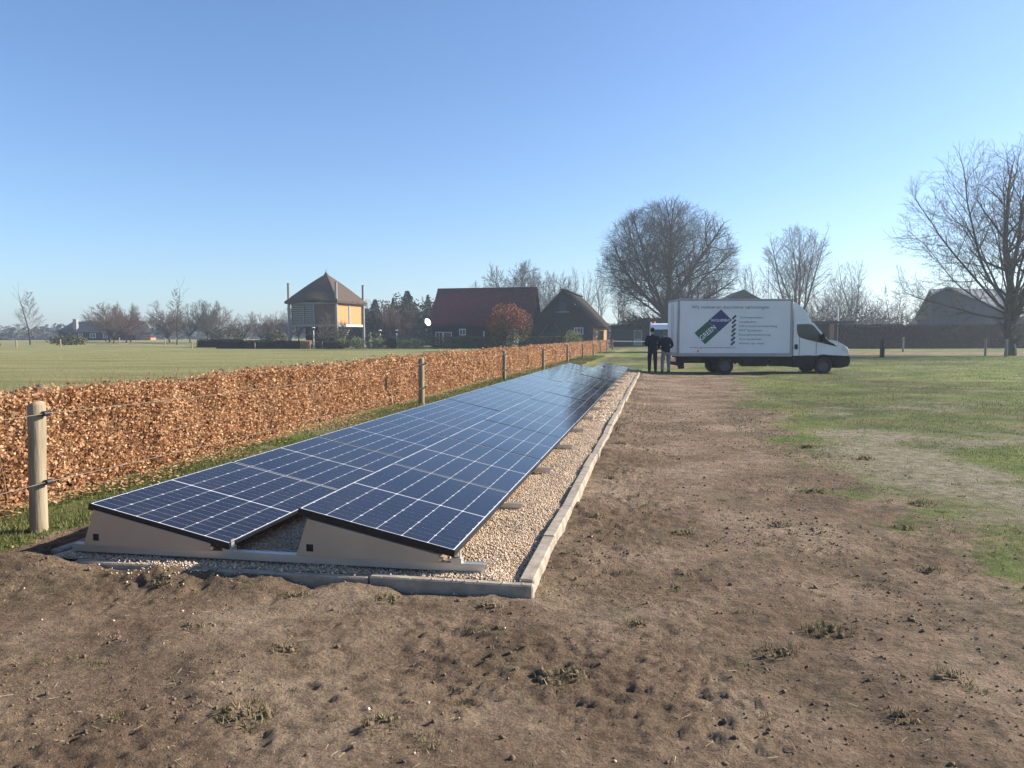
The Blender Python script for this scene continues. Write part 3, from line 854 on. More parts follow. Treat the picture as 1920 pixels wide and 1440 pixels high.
q.build('edge_rail', M_RAIL, cargo, bevel=0.008)
q = MB()
for k in range(2): q.cbox((-.012, .10 + k * .97, bz0 + .16), (-.002, 1.03 + k * .97, bz1 - .1))
for k in range(2):
    q.tube([(-.03, .9 + k * .3, bz0 + .3), (-.03, .9 + k * .3, bz1 - .2)], .014, 6)
q.build('rear_door', M_WHITE, cargo)
def text_mesh(name, s, w, h, mat):
    c = bpy.data.curves.new(name, 'FONT'); c.body = s; c.size = 1
    o = bpy.data.objects.new(name, c); COL.objects.link(o)
    bpy.context.view_layer.update()
    me = bpy.data.meshes.new_from_object(o.evaluated_get(bpy.context.evaluated_depsgraph_get()))
    bpy.data.objects.remove(o); bpy.data.curves.remove(c)
    co = np.empty(len(me.vertices) * 3, np.float32); me.vertices.foreach_get('co', co); co = co.reshape(-1, 3)
    mn = co.min(0); mx = co.max(0)
    co[:, 0] = (co[:, 0] - mn[0]) * w / (mx[0] - mn[0]); co[:, 1] = (co[:, 1]) * h / max(0.72, 0.01)
    out = np.stack([co[:, 0], np.zeros(len(co)), co[:, 1]], -1).astype(np.float32)
    me.vertices.foreach_set('co', out.ravel()); me.materials.clear(); me.materials.append(mat); me.name = name; me.update()
    return me
def cl(cx, cy): return ((cx / 7.385 - 22) * S, (152 - cy / 7.385) * S)
def text_on(s, cx, cy_mid, cw_, cap, mat, rot=0.0, yo=0.006, parent=None):
    x_, z_ = cl(cx, cy_mid)
    w = cw_ / 7.385 * S
    o = obj('lettering', text_mesh('lettering', s, w, cap, mat), parent or cargo)
    o.location = (x_, yo, z_ - cap / 2); o.rotation_euler = (0, -rot, 0)
    return o
text_on('Wij realiseren duurzame oplossingen', 345, 190, 1070, .125, M_INK)
for i, (w, s) in enumerate(((325, 'Zonnepanelen'), (225, 'Laadpalen'), (520, 'Infrarood verwarming'), (320, 'PVT Systemen'), (435, 'Energiemonitoring'), (320, 'Accusystemen'), (355, 'Advies op maat'))):
    cy_ = 333 + i * 59.5
    text_on(s, 1014 - i * 1.5, cy_, w, .085, M_INK)
    x_, z_ = cl(936 - i * 2, cy_)
    o = MB().box((0, 0, 0), (.215, .004, .085)).build('logo_chip', M_DARKCHIP if i in (0, 1, 3, 6) else M_GREEN if i in (2, 4) else M_NAVY, cargo)
    o.location = (x_, .010, z_); o.rotation_euler = (0, -radians(45), 0)
text_on('www.greeninvolvement.nl', 328, 748, 628, .075, M_INK)
def quad_on(name, pts, mat, yo):
    P = [cl(*p) for p in pts]
    return MB().prism(P, 'y', yo, yo + .003).build(name, mat, cargo)
quad_on('logo_panel', [(390, 550), (540, 705), (722, 538), (570, 389)], M_GREEN, .006)
quad_on('logo_panel', [(572, 387), (724, 536), (905, 370), (752, 225)], M_NAVY, .006)
ang = atan2(155, 180) * 1.0
o = text_on('GREEN', 0, 0, 262, .21, M_INKW, rot=radians(41.5), yo=.0035); x_, z_ = cl(496, 656); o.location = (x_, .0035, z_)
o = text_on('INVOLVEMENT', 618, 374, 262, .115, M_INKW, yo=.0035)
x_, z_ = cl(444, 800)
MB().box((x_, -.004, z_), (.07, .03, .09)).build('marker_lamp', M_ORANGE, cargo)

# wind deflector over the cab
def inset_prism(q, poly, ya, yb, ins, dz, mi=0):
    """extrude with softened long edges"""
    c = np.mean(np.array(poly), 0)
    def sc_(k): return [(c[0] + (p[0] - c[0]) * k, c[1] + (p[1] - c[1]) * k) for p in poly]
    rings = [(ya, 1 - ins), (ya + dz, 1 - ins * .25), (ya + 2.2 * dz, 1.0), (yb - 2.2 * dz, 1.0), (yb - dz, 1 - ins * .25), (yb, 1 - ins)]
    n = len(poly); vs = []
    for y_, k in rings: vs += [(a, y_, b_) for a, b_ in sc_(k)]
    fs = [tuple(range(n)), tuple(reversed(range((len(rings) - 1) * n, len(rings) * n)))]
    for r in range(len(rings) - 1):
        for i in range(n):
            j = (i + 1) % n
            fs.append((r * n + j, r * n + i, (r + 1) * n + i, (r + 1) * n + j))
    return q.add(vs, fs, mi)
fair = [tp(1478.5, 604), tp(1514.8, 606), tp(1512.8, 601), tp(1510.8, 597), tp(1508, 592), tp(1504.4, 586.2), tp(1500.6, 581.6), tp(1496.7, 577.6), tp(1492, 573.4), tp(1486.7, 569.2), tp(1482, 566.4), tp(1478.5, 565)]
q = MB(); inset_prism(q, fair, .10, WID - .10, .045, .05)
q.build('roof_fairing', M_WPAINT, truck)
archc = tp(1537.5, 685.0); ar = .455
arch = [(archc[0] + ar * cos(a), archc[1] + ar * sin(a)) for a in np.linspace(pi * .93, pi * .07, 12)]
wlow = .765
upper = [(4.77, wlow)] + [p for p in arch if p[1] >= wlow + .01][:] + [(7.00, wlow), tp(1585.2, 664), tp(1583.3, 655.6), tp(1580.8, 651.3), tp(1577.8, 648), tp(1573, 645), tp(1567.8, 642.4), tp(1562, 639.7), tp(1556.7, 638), tp(1550, 637.2), tp(1545.6, 637.2), tp(1535, 625.4), tp(1525, 614.3), tp(1517, 605.4), tp(1511, 602.6), tp(1500, 601), tp(1477, 602)]
upper = [(max(a, 4.77), b_) for a, b_ in upper]
q = MB(); inset_prism(q, upper, .06, WID - .06, .018, .035)
cab = q.build('cab', M_WPAINT, truck)
lower = [(4.77, .30), (5.50, .28)] + [p for p in arch if p[1] < wlow + .01 and p[0] < archc[0]] + [(archc[0] - .2, wlow - .0015), (4.77, wlow - .0015)]
q = MB().prism(lower, 'y', .055, WID - .055)
q.build('sill_cladding', M_BLACKPL, truck, bevel=0.012)
bumper = [tp(1559.5, 690), tp(1571, 689.6), tp(1583.6, 686.3), tp(1586.6, 681), tp(1586.8, 672), tp(1585.4, 666.8), (6.62, wlow - .002), tp(1558.6, 673), tp(1557.6, 682)]
q = MB(); inset_prism(q, bumper, .05, WID - .05, .02, .03)
bp = q.build('bumper', M_BLACKPL, truck)
q = MB(); q.cbox((7.09, .30, .62), (7.150, WID - .3, .70)); q.cbox((7.10, .25, .40), (7.165, WID - .25, .50)); q.build('bumper_highlight', M_RAIL, bp)  # pale bars standing in for highlights on the black bumper
for y_ in (.075, WID - .31):
    q = MB(); q.prism([tp(1569, 655), tp(1578, 661.5), tp(1584.5, 660.5), tp(1582.3, 653), tp(1577.5, 648.6), tp(1571, 647)], 'y', y_ - .022, y_ + .235); q.build('headlight', M_HEADL, truck, bevel=.01)
for side, y_ in ((-1, .052), (1, WID - .052)):
    win = [tp(1485.2, 608.0), tp(1485.4, 617), tp(1486.6, 625), tp(1489.5, 631.3), tp(1497.8, 634.8), tp(1511, 638), tp(1524, 641), tp(1534.5, 643.2), tp(1534.6, 633), tp(1526, 621.5), tp(1517.4, 611.6), tp(1513, 608.6), tp(1506, 607.4)]
    q = MB().prism(win, 'y', y_ - .006, y_ + .03); q.build('side_window', M_TINT, truck)
    belt = [tp(1535.5, 643.4), tp(1548, 646.5), tp(1561, 649.6), tp(1556, 644.8), tp(1546.4, 640.2), tp(1537, 630.5), tp(1535.6, 629.8)]
    MB().prism(belt, 'y', y_ - .007, y_ + .03).build('dark_belt_patch', M_BLACKPL, truck)  # dark patch running forward from the side window
    dr = MB()
    a, b_ = tp(1522.5, 667.5), tp(1522.5, 640.6)
    dr.cbox((a[0] - .004, y_ - .004, a[1]), (a[0] + .004, y_ + .02, b_[1])); a = tp(1490.6, 667.5); b_ = tp(1490.6, 632)
    dr.cbox((a[0] - .004, y_ - .004, a[1]), (a[0] + .004, y_ + .02, b_[1])); dr.build('door_seam', M_BLACKPL, truck)
    a, b_ = tp(1481.8, 654.6), tp(1487.6, 645.4)
    MB().cbox((a[0], y_ - .016, a[1]), (b_[0], y_ + .02, b_[1])).build('door_handle', M_BLACKPL, truck, bevel=.012)
    mq = MB(); c = tp(1532.5, 633); mq.box((c[0], y_ + side * .17, c[1]), (.10, .20, .34)); mq.tube([(c[0], y_, c[1] - .12), (c[0], y_ + side * .12, c[1] - .06)], .025, 6); mq.build('wing_mirror', M_BLACKPL, truck, bevel=.02)
    MB().box((tp(1562, 648.3)[0], y_ - side * .0 , tp(1562, 648.3)[1]), (.07, .02, .04)).build('side_lamp', M_HEADL, truck)
a, b_ = tp(1545.4, 636.4), tp(1517.6, 605.4)
dx, dz = b_[0] - a[0], b_[1] - a[1]; ln = sqrt(dx * dx + dz * dz); nx_, nz_ = dz / ln, -dx / ln
q = MB(); P4 = [(a[0] + dx * .04, a[1] + dz * .04), (a[0] + dx * .95, a[1] + dz * .95)]
q.add([(P4[0][0] + nx_ * .012, .17, P4[0][1] + nz_ * .012), (P4[0][0] + nx_ * .012, WID - .17, P4[0][1] + nz_ * .012), (P4[1][0] + nx_ * .012, WID - .25, P4[1][1] + nz_ * .012), (P4[1][0] + nx_ * .012, .25, P4[1][1] + nz_ * .012)], [(0, 1, 2, 3)])
q.add([(P4[0][0] - nx_ * .02, .17, P4[0][1] - nz_ * .02), (P4[0][0] - nx_ * .02, WID - .17, P4[0][1] - nz_ * .02), (P4[1][0] - nx_ * .02, WID - .25, P4[1][1] - nz_ * .02), (P4[1][0] - nx_ * .02, .25, P4[1][1] - nz_ * .02)], [(3, 2, 1, 0)])
q.build('windscreen', M_TINT, truck)
def wheel(parent, c, r=.355, w=.21, side=-1):
    def lathe(prof, n=24):
        vs = []; fs = []
        for k in range(n):
            a = 2 * pi * k / n
            for (rr_, yy_) in prof: vs.append((rr_ * cos(a), yy_ * -side * -1, rr_ * sin(a)))
        m_ = len(prof)
        for k in range(n):
            k2 = (k + 1) % n
            for i in range(m_ - 1): fs.append((k * m_ + i, k2 * m_ + i, k2 * m_ + i + 1, k * m_ + i + 1))
        return vs, fs
    hw = w / 2
    wob = bpy.data.objects.new('wheel', None); COL.objects.link(wob); wob.parent = parent; wob.location = c
    q = MB(); q.add(*lathe([(r * .62, -hw * .8), (r * .7, -hw), (r * .93, -hw), (r, -hw * .75), (r, hw * .75), (r * .93, hw), (r * .7, hw), (r * .62, hw * .8)]), 0, True); q.build('tyre', M_TYRE, wob)
    q = MB(); q.add(*lathe([(r * .63, -hw * .82), (r * .58, -hw * .7), (r * .45, -hw * .25), (r * .30, -hw * .35), (r * .24, -hw * .75), (.001, -hw * .78)]), 0, True)
    q.add(*lathe([(r * .63, hw * .82), (r * .5, hw * .3), (.001, hw * .3)]), 0, True)
    for k in range(8):
        a = 2 * pi * k / 8; q.tube([(r * .37 * cos(a), -hw * .45, r * .37 * sin(a)), (r * .37 * cos(a), -hw * .2, r * .37 * sin(a))], .016, 5)
    q.build('rim', M_RIM, wob)
fw = archc[0]; rw = tp(1352, 0)[0]
for (x_, y_) in ((fw, .19), (fw, WID - .19), (rw, .17), (rw, .42), (rw, WID - .42), (rw, WID - .17)):
    wheel(truck, (x_, y_, .357))
q = MB()
q.cbox((.25, .55, .45), (5.2, .68, .70)); q.cbox((.25, WID - .68, .45), (5.2, WID - .55, .70)); q.cbox((.2, .06, .66), (4.70, WID - .06, .735))
q.cbox((5.2, .45, .28), (6.9, WID - .45, .70)); q.tube([(rw, .3, .357), (rw, WID - .3, .357)], .07, 8); q.tube([(fw, .3, .357), (fw, WID - .3, .357)], .06, 8)
q.cbox((2.75, .12, .33), (3.75, .5, .66)); q.cbox((3.9, .1, .34), (4.65, .5, .66))
q.build('chassis', M_CHASSIS, truck)
q = MB()
for r_ in range(2): q.cbox((2.55, .10, .40 + r_ * .17), (4.70, .13, .50 + r_ * .17))
for x_ in (2.6, 3.4, 4.2): q.cbox((x_, .13, .36), (x_ + .06, .17, .70))
q.build('side_guard', M_CHASSIS, truck)
q = MB(); q.cbox((.02, .03, .52), (.95, .40, .735)); q.cbox((-.03, .05, .36), (.07, WID - .05, .50)); q.cbox((.05, .12, .30), (.30, .30, .62)); q.tube([(.06, .16, .28), (.30, .16, .30)], .07, 8); q.build('rear_underrun', M_CHASSIS, truck, bevel=.02)
for y_ in (.12, WID - .34): MB().cbox((-.045, y_, .55), (-.006, y_ + .22, .68)).build('tail_lamp', M_REDL, truck, bevel=.008)
for y_ in (.06, WID - .34):
    q = MB(); q.add([(rw + .46 * cos(a), y_ + dy, .357 + .42 * sin(a)) for a in np.linspace(.15, pi - .15, 9) for dy in (0, .28)], [(2 * i, 2 * i + 1, 2 * i + 3, 2 * i + 2) for i in range(8)]); q.build('mudguard', M_BLACKPL, truck)

# ================================================================== white van on the drive, seen head on
van = thing('parked_van', 'white high roof van with an orange beacon facing the camera behind the two people', 'van', (0.25, 71.0, gzf(.25, 71)), radians(2))
prof = [(-0.02, .34), (0.0, .75), (.12, .95), (.95, 1.22), (1.75, 2.16), (2.1, 2.62), (2.5, 2.74), (5.6, 2.78), (5.75, 2.6), (5.8, .4), (5.0, .34), (1.0, .3)]
q = MB()
c0 = (2.8, 1.5); rings = []
for xx, k, top in ((-.97, .975, .0), (-.99, 1, 0), (-.86, 1.0, .02), (.86, 1.0, .02), (.99, 1, 0), (.97, .975, 0)):
    rings.append([(xx * (1 - .10 * max(0, (p[1] - 1.2)) / 1.5), c0[0] + (p[0] - c0[0]) * k, c0[1] + (p[1] - c0[1]) * k) for p in prof])
n = len(prof); fs = [tuple(range(n)), tuple(reversed(range(5 * n, 6 * n)))]
for r in range(5):
    for i in range(n):
        j = (i + 1) % n; fs.append((r * n + j, r * n + i, (r + 1) * n + i, (r + 1) * n + j))
q.add([v for r in rings for v in r], fs); q.build('body', M_WPAINT, van)
q = MB(); q.add([(-.80, .98, 1.26), (.80, .98, 1.26), (.72, 1.73, 2.13), (-.72, 1.73, 2.13)], [(0, 1, 2, 3)]); q.add([(-.80, .99, 1.24), (.80, .99, 1.24), (.72, 1.75, 2.12), (-.72, 1.75, 2.12)], [(3, 2, 1, 0)])
o = q.build('windscreen', M_TINT, van); o.location = (0, -.03, .03)
q = MB(); q.cbox((-.55, -.03, .62), (.55, .02, .86)); q.cbox((-.95, -.06, .32), (.95, .06, .55)); q.build('grille', M_BLACKPL, van)
for s_ in (-1, 1):
    MB().box((s_ * .78, .02, .82), (.30, .10, .26)).build('headlight', M_HEADL, van, bevel=.03)
    q = MB(); q.box((s_ * 1.15, 1.15, 1.5), (.22, .12, .36)); q.tube([(s_ * .95, 1.2, 1.4), (s_ * 1.12, 1.16, 1.42)], .03, 6); q.build('wing_mirror', M_BLACKPL, van, bevel=.03)
    for yy in (.95, 4.7):
        wheel(van, (s_ * .86, yy, .34), .34, .22)
        bpy.data.objects[-1] if False else None
for ch in van.children:
    if ch.name.startswith('wheel'): ch.rotation_euler = (0, 0, pi / 2)
q = MB(); q.tube([(-.55, 2.6, 2.75), (-.55, 2.6, 2.93)], [.10, .08], 10); q.build('beacon', M_ORANGE, van)
q = MB(); q.tube([(-.86, 2.5, 2.73), (-.86, 2.5, 2.86)], [.07, .06], 8); q.build('beacon', M_INKW, van)

# ================================================================== the two people
M_SKIN = pmat('skin', (0.36, 0.21, 0.15), (0.42, 0.25, 0.18), 20, 0.6)
M_NAVYC = pmat('dark_navy_cloth', (0.008, 0.010, 0.020), (0.014, 0.016, 0.028), 12, 0.95)
M_BLACKC = pmat('black_work_trousers', (0.009, 0.009, 0.012), (0.014, 0.014, 0.018), 12, 0.95)
M_GREYC = pmat('grey_trousers', (0.16, 0.16, 0.17), (0.23, 0.23, 0.24), 12, 0.95)
M_BOOT = pmat('dark_boots', (0.015, 0.012, 0.010), None, 12, 0.8)
M_HAIRD = pmat('dark_hair', (0.012, 0.010, 0.009), None, 40, 0.8)
M_HAIRL = pmat('fair_hair', (0.22, 0.15, 0.08), None, 40, 0.8)
def skin_mesh(name, V, E, R, root, lev=1):
    me = bpy.data.meshes.new(name); me.from_pydata(V, E, [])
    o = bpy.data.objects.new(name, me); COL.objects.link(o)
    sk = o.modifiers.new('skin', 'SKIN'); sk.use_smooth_shade = True
    sub = o.modifiers.new('sub', 'SUBSURF'); sub.levels = lev; sub.render_levels = lev
    if not me.skin_vertices: me.attributes  # layer appears with the modifier
    if len(me.skin_vertices) == 0:
        import bmesh
        bm = bmesh.new(); bm.from_mesh(me); bm.verts.layers.skin.verify(); bm.to_mesh(me); bm.free()
    for i, r in enumerate(R):
        d = me.skin_vertices[0].data[i]
        d.radius = (r, r) if not isinstance(r, tuple) else r
        d.use_root = (i == root)
    bpy.context.view_layer.update()
    out = bpy.data.meshes.new_from_object(o.evaluated_get(bpy.context.evaluated_depsgraph_get()))
    bpy.data.objects.remove(o); bpy.data.meshes.remove(me)
    out.name = name
    return out
def person(label, loc, rz, joints, jacket, legs, hair, headdir=(0, 1), scale=1.0):
    """joints: dict of key positions, y forward (the way the person faces)"""
    J = joints; V = []; E = []; R = []
    def add(p, r, par=None):
        V.append(p); R.append(r)
        if par is not None: E.append((par, len(V) - 1))
        return len(V) - 1
    pel = add(J['pelvis'], (.185, .14))
    bel = add(J['belly'], (.19, .145), pel); che = add(J['chest'], (.205, .15), bel); nb = add(J['neckb'], (.085, .085), che)
    nk = add(J['neck'], .058, nb); hd0 = add(J['jaw'], (.068, .080), nk); hd = add(J['head'], (.082, .100), hd0); ht = add(J['crown'], (.060, .075), hd)
    tips = []
    for s in ('l', 'r'):
        sh = add(J['sh' + s], .095, che); el = add(J['el' + s], .070, sh); wr = add(J['wr' + s], .040, el)
        d = (Vector(J['wr' + s]) - Vector(J['el' + s])).normalized()
        pm = add(tuple(Vector(J['wr' + s]) + d * .07), (.042, .024), wr)
        side = Vector((0, 0, 1)).cross(d).normalized() if abs(d.z) < .9 else Vector((0, 1, 0))
        for k in range(4):
            b0 = Vector(V[pm]) + side * (k - 1.5) * .020 + d * .02
            f1 = add(tuple(b0 + d * .03), .0095, pm); f2 = add(tuple(b0 + d * (.065 + (.0, .01, .006, -.008)[k]) + Vector((0, 0, -.012))), .008, f1)
        th = add(tuple(Vector(J['wr' + s]) + d * .05 + side * -.045), .011, wr); add(tuple(Vector(J['wr' + s]) + d * .09 + side * -.06), .009, th)
        hp = add(J['hip' + s], .115, pel); kn = add(J['kn' + s], .085, hp); an = add(J['an' + s], .066, kn)
        he = add(tuple(Vector(J['an' + s]) + Vector((0, -.01, -.055))), .048, an)
        add(tuple(Vector(J['an' + s]) + Vector((0, .15, -.065))), (.045, .032), he)
    me = skin_mesh('body', V, E, R, 0)
    for mm in (jacket, legs, M_SKIN, M_BOOT): me.materials.append(mm)
    hz = J['pelvis'][2] - .06; nz = J['neck'][2] + .0
    wl, wr_ = Vector(J['wrl']), Vector(J['wrr'])
    for p in me.polygons:
        c = p.center
        mi = 0
        dl = (c - wl).length; d2 = (c - wr_).length
        if min(dl, d2) < .19 and ((c - Vector(J['ell'])).length > (wl - Vector(J['ell'])).length + .005 if dl < d2 else (c - Vector(J['elr'])).length > (wr_ - Vector(J['elr'])).length + .005): mi = 2
        elif c.z > nz and abs(c.x - J['neck'][0]) < .2: mi = 2
        elif c.z < .14: mi = 3
        elif c.z < hz: mi = 1
        p.material_index = mi; p.use_smooth = True
    t = obj('person', me); tag(t, label, 'person'); t.location = loc; t.rotation_euler = (0, 0, rz); t.scale = (scale,) * 3
    hc = Vector(J['head']) + Vector((0, 0, .035))
    q = MB(); n1, n2 = 12, 7; vs = []; fs = []
    for i in range(n2 + 1):
        for k in range(n1):
            b_ = 2 * pi * k / n1
            a = pi * (.50 if sin(b_) > .4 else .62 if sin(b_) > -.1 else .78) * i / n2
            vs.append((hc.x + .088 * sin(a) * cos(b_), hc.y - .008 + .108 * sin(a) * sin(b_), hc.z + .105 * cos(a)))
    for i in range(n2):
        for k in range(n1): fs.append((i * n1 + k, (i + 1) * n1 + k, (i + 1) * n1 + (k + 1) % n1, i * n1 + (k + 1) % n1))
    q.add(vs, fs, 0, True); q.build('hair', hair, t)
    q = MB()
    for s_ in (-1, 1): q.tube([(hc.x + s_ * .088, hc.y, hc.z - .075), (hc.x + s_ * .092, hc.y - .008, hc.z - .035)], [.014, .018], 6)
    q.tube([(hc.x, hc.y + .10, hc.z - .03), (hc.x, hc.y + .118, hc.z - .07)], [.010, .016], 6)
    q.build('ears_and_nose', M_SKIN, t)
    q = MB()
    for s_ in (-1, 1): q.box((hc.x + s_ * .033, hc.y + .094, hc.z - .028), (.024, .012, .010))
    q.box((hc.x, hc.y + .086, hc.z - .105), (.045, .02, .008)); q.build('eyes_and_mouth', M_HAIRD, t)
    return t
J1 = dict(pelvis=(0, 0, .96), belly=(0, .0, 1.12), chest=(0, .0, 1.34), neckb=(0, .0, 1.50), neck=(0, .02, 1.56), jaw=(0, .035, 1.63), head=(0, .03, 1.71), crown=(0, .02, 1.77),
          shl=(-.205, 0, 1.44), ell=(-.285, -.02, 1.17), wrl=(-.14, .20, 1.10), shr=(.205, 0, 1.44), elr=(.285, -.02, 1.17), wrr=(.13, .21, 1.12),
          hipl=(-.10, 0, .88), knl=(-.12, .02, .49), anl=(-.125, -.01, .10), hipr=(.10, 0, .88), knr=(.12, .02, .49), anr=(.125, -.01, .10))
person('tall person in dark navy jacket and black trousers with back turned', (-0.24, 31.9, gzf(-.24, 31.9) + .02), radians(12), J1, M_NAVYC, M_BLACKC, M_HAIRD)
J2 = dict(pelvis=(0, -.02, .93), belly=(.0, .03, 1.08), chest=(.01, .10, 1.28), neckb=(.02, .15, 1.43), neck=(.03, .19, 1.48), jaw=(.035, .235, 1.53), head=(.035, .24, 1.60), crown=(.035, .24, 1.66),
          shl=(-.185, .09, 1.37), ell=(-.27, .10, 1.11), wrl=(-.20, .33, 1.03), shr=(.205, .09, 1.37), elr=(.30, .02, 1.12), wrr=(.19, .20, 1.0),
          hipl=(-.10, -.02, .86), knl=(-.13, .04, .48), anl=(-.17, -.05, .10), hipr=(.10, -.02, .86), knr=(.15, .09, .49), anr=(.13, .02, .10))
person('fair haired person in dark jacket and grey trousers leaning beside the truck', (0.30, 32.3, gzf(.3, 32.3) + .02), radians(20), J2, M_NAVYC, M_GREYC, M_HAIRL)

# ================================================================== buildings
M_THATCH = pmat('thatch', (0.050, 0.036, 0.028), (0.125, 0.090, 0.068), 2.2, 1.0, bs=0.9, bd=.05, bscale=9, stretch=(3, 3, .5))
M_THATCHD = pmat('dark_thatch', (0.018, 0.013, 0.010), (0.038, 0.027, 0.020), 2.2, 1.0, bs=0.9, bd=.05, bscale=9, stretch=(3, 3, .5))
M_TILE = pmat('dark_red_tiles', (0.070, 0.014, 0.022), (0.100, 0.022, 0.033), 1.4, 0.75)
M_BLACKBOARD = pmat('black_tarred_boards', (0.005, 0.006, 0.009), (0.011, 0.012, 0.016), 2, 0.95)
M_BOARD = pmat('brown_boards', (0.10, 0.07, 0.045), (0.15, 0.105, 0.07), 2, 0.8, stretch=(1, 1, 5))
M_ORANGEB = pmat('honey_coloured_boards', (0.46, 0.185, 0.05), (0.54, 0.23, 0.07), 2, 0.6, stretch=(1, 1, 5))
M_GREYWOOD = pmat('silvered_timber', (0.20, 0.20, 0.19), (0.30, 0.30, 0.28), 2, 0.8, stretch=(4, 4, .5))
M_WHITEW = pmat('white_painted_wood', (0.68, 0.68, 0.66), (0.76, 0.76, 0.74), 3, 0.5)
M_BRICKM = pmat('brown_brick', (0.26, 0.15, 0.085), (0.36, 0.21, 0.12), 4, 0.9)
M_SLATE = pmat('dark_slate', (0.022, 0.030, 0.040), (0.040, 0.050, 0.062), 2, 0.85)
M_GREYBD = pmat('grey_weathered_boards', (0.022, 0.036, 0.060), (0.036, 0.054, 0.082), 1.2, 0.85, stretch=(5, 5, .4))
M_PALEROOF = pmat('pale_grey_roofing', (0.30, 0.28, 0.26), (0.42, 0.39, 0.36), 1.0, 0.85)
M_PANE = glass_mat('window_pane', (0.02, 0.025, 0.03), .05)
M_PALEGREEN = pmat('pale_blue_door_paint', (0.30, 0.38, 0.40), None, 3, .5)

def window(parent, c, w, h, nx_=2, nz_=1, facing='y', frame=M_WHITEW, sgn=-1):
    """frame with bars and a pane; c is the centre on the wall"""
    q = MB(); t = .09; d = .07
    def bx(u0, u1, z0, z1, d0, d1, mb):
        if facing == 'y': mb.cbox((c[0] + u0, c[1] + min(sgn * d0, sgn * d1), c[2] + z0), (c[0] + u1, c[1] + max(sgn * d0, sgn * d1), c[2] + z1))
        else: mb.cbox((c[0] + min(sgn * d0, sgn * d1), c[1] + u0, c[2] + z0), (c[0] + max(sgn * d0, sgn * d1), c[1] + u1, c[2] + z1))
    bx(-w / 2, w / 2, h / 2 - t, h / 2, 0.003, d, q); bx(-w / 2, w / 2, -h / 2, -h / 2 + t, .003, d + .03, q)
    bx(-w / 2, -w / 2 + t, -h / 2 + t, h / 2 - t, .003, d, q); bx(w / 2 - t, w / 2, -h / 2 + t, h / 2 - t, .003, d, q)
    for i in range(1, nx_): u = -w / 2 + w * i / nx_; bx(u - .03, u + .03, -h / 2 + t, h / 2 - t, .003, d - .01, q)
    for i in range(1, nz_): z = -h / 2 + h * i / nz_; bx(-w / 2 + t, w / 2 - t, z - .025, z + .025, .004, d - .012, q)
    f = q.build('window', frame, parent)
    q = MB(); bx(-w / 2 + t * .5, w / 2 - t * .5, -h / 2 + t * .5, h / 2 - t * .5, .004, .03, q); q.build('pane', M_PANE, f)
    return f

# --- four-post thatched barn with its upper room
hb = thing('thatched_tower_barn', 'square timber barn with four tall posts and a pointed thatched roof', 'barn', (-51.7, 114.8, gzf(-51.7, 114.8) + .0), radians(-7))
hb.scale = (1, 1, 1.06)
s2 = 4.05
q = MB(); nr = 14; seg = 10
def roof_pt(side, u, t):
    """side 0..3, u along side -1..1, t 0 eave .. 1 peak"""
    e = s2 + .62
    k = (1 - t)
    r = e * (k ** 0.90)
    if t > .96: r = e * .055 * (1 - t) / .04 + .03
    lift = .42 * math.exp(-(u / .42) ** 2) * (1 - min(1, t * 3.2)) if side == 0 else 0
    z = 6.62 + lift + 4.25 * t + (.0 if t < .96 else (t - .96) / .04 * .35)
    x_, y_ = u * r, -r
    rr_ = (1 + .0 * t)
    a = side * pi / 2
    return (x_ * cos(a) - y_ * sin(a), x_ * sin(a) + y_ * cos(a), z)
for side in range(4):
    ts = [0, .06, .14, .25, .37, .5, .62, .74, .84, .91, .955, .975, 1.0]
    vs = [roof_pt(side, -1 + 2 * i / seg, t) for t in ts for i in range(seg + 1)]
    w = seg + 1
    fs = [(r * w + i, r * w + i + 1, (r + 1) * w + i + 1, (r + 1) * w + i) for r in range(len(ts) - 1) for i in range(seg)]
    q.add(vs, fs, 0, True)
    low = [(p[0] * .985, p[1] * .985, p[2] - .30) for p in vs[:w]]
    q.add(vs[:w] + low, [(i + 1, i, w + i, w + i + 1) for i in range(seg)])
    inn = [(p[0] * .80, p[1] * .80, p[2] - .1) for p in vs[:w]]
    q.add(low + inn, [(i + 1, i, w + i, w + i + 1) for i in range(seg)])
roof = q.build('roof', M_THATCH, hb)
q = MB(); q.tube([(0, 0, 10.95), (0, 0, 11.35), (0, 0, 11.62)], [.16, .07, .03], 8); q.build('finial', M_GREYWOOD, roof)
for (x_, y_) in ((-s2, -s2), (s2, -s2), (s2, s2), (-s2, s2)):
    q = MB(); q.tube([(x_ * 1.03, y_ * 1.03, -.2), (x_ * 1.03, y_ * 1.03, 9.25)], [.24, .20], 10); q.tube([(x_ * 1.03, y_ * 1.03, 9.25), (x_ * 1.03, y_ * 1.03, 9.33)], [.26, .26], 10); q.build('post', M_GREYWOOD, hb)
q = MB()
for z_ in (3.15, 6.35):
    for a, b_ in (((-s2, -s2), (s2, -s2)), ((s2, -s2), (s2, s2)), ((-s2, s2), (s2, s2)), ((-s2, -s2), (-s2, s2))):
        q.cbox((min(a[0], b_[0]) - .13, min(a[1], b_[1]) - .13, z_ - .15), (max(a[0], b_[0]) + .13, max(a[1], b_[1]) + .13, z_ + .15 + (.002 if a[0] == b_[0] else 0)))
q.build('beam', M_GREYWOOD, hb)
q = MB(); q.cbox((s2 + .10, -s2 + .25, 2.98), (s2 + .20, s2 - .25, 3.28)); q.build('white_sill', M_WHITEW, hb)
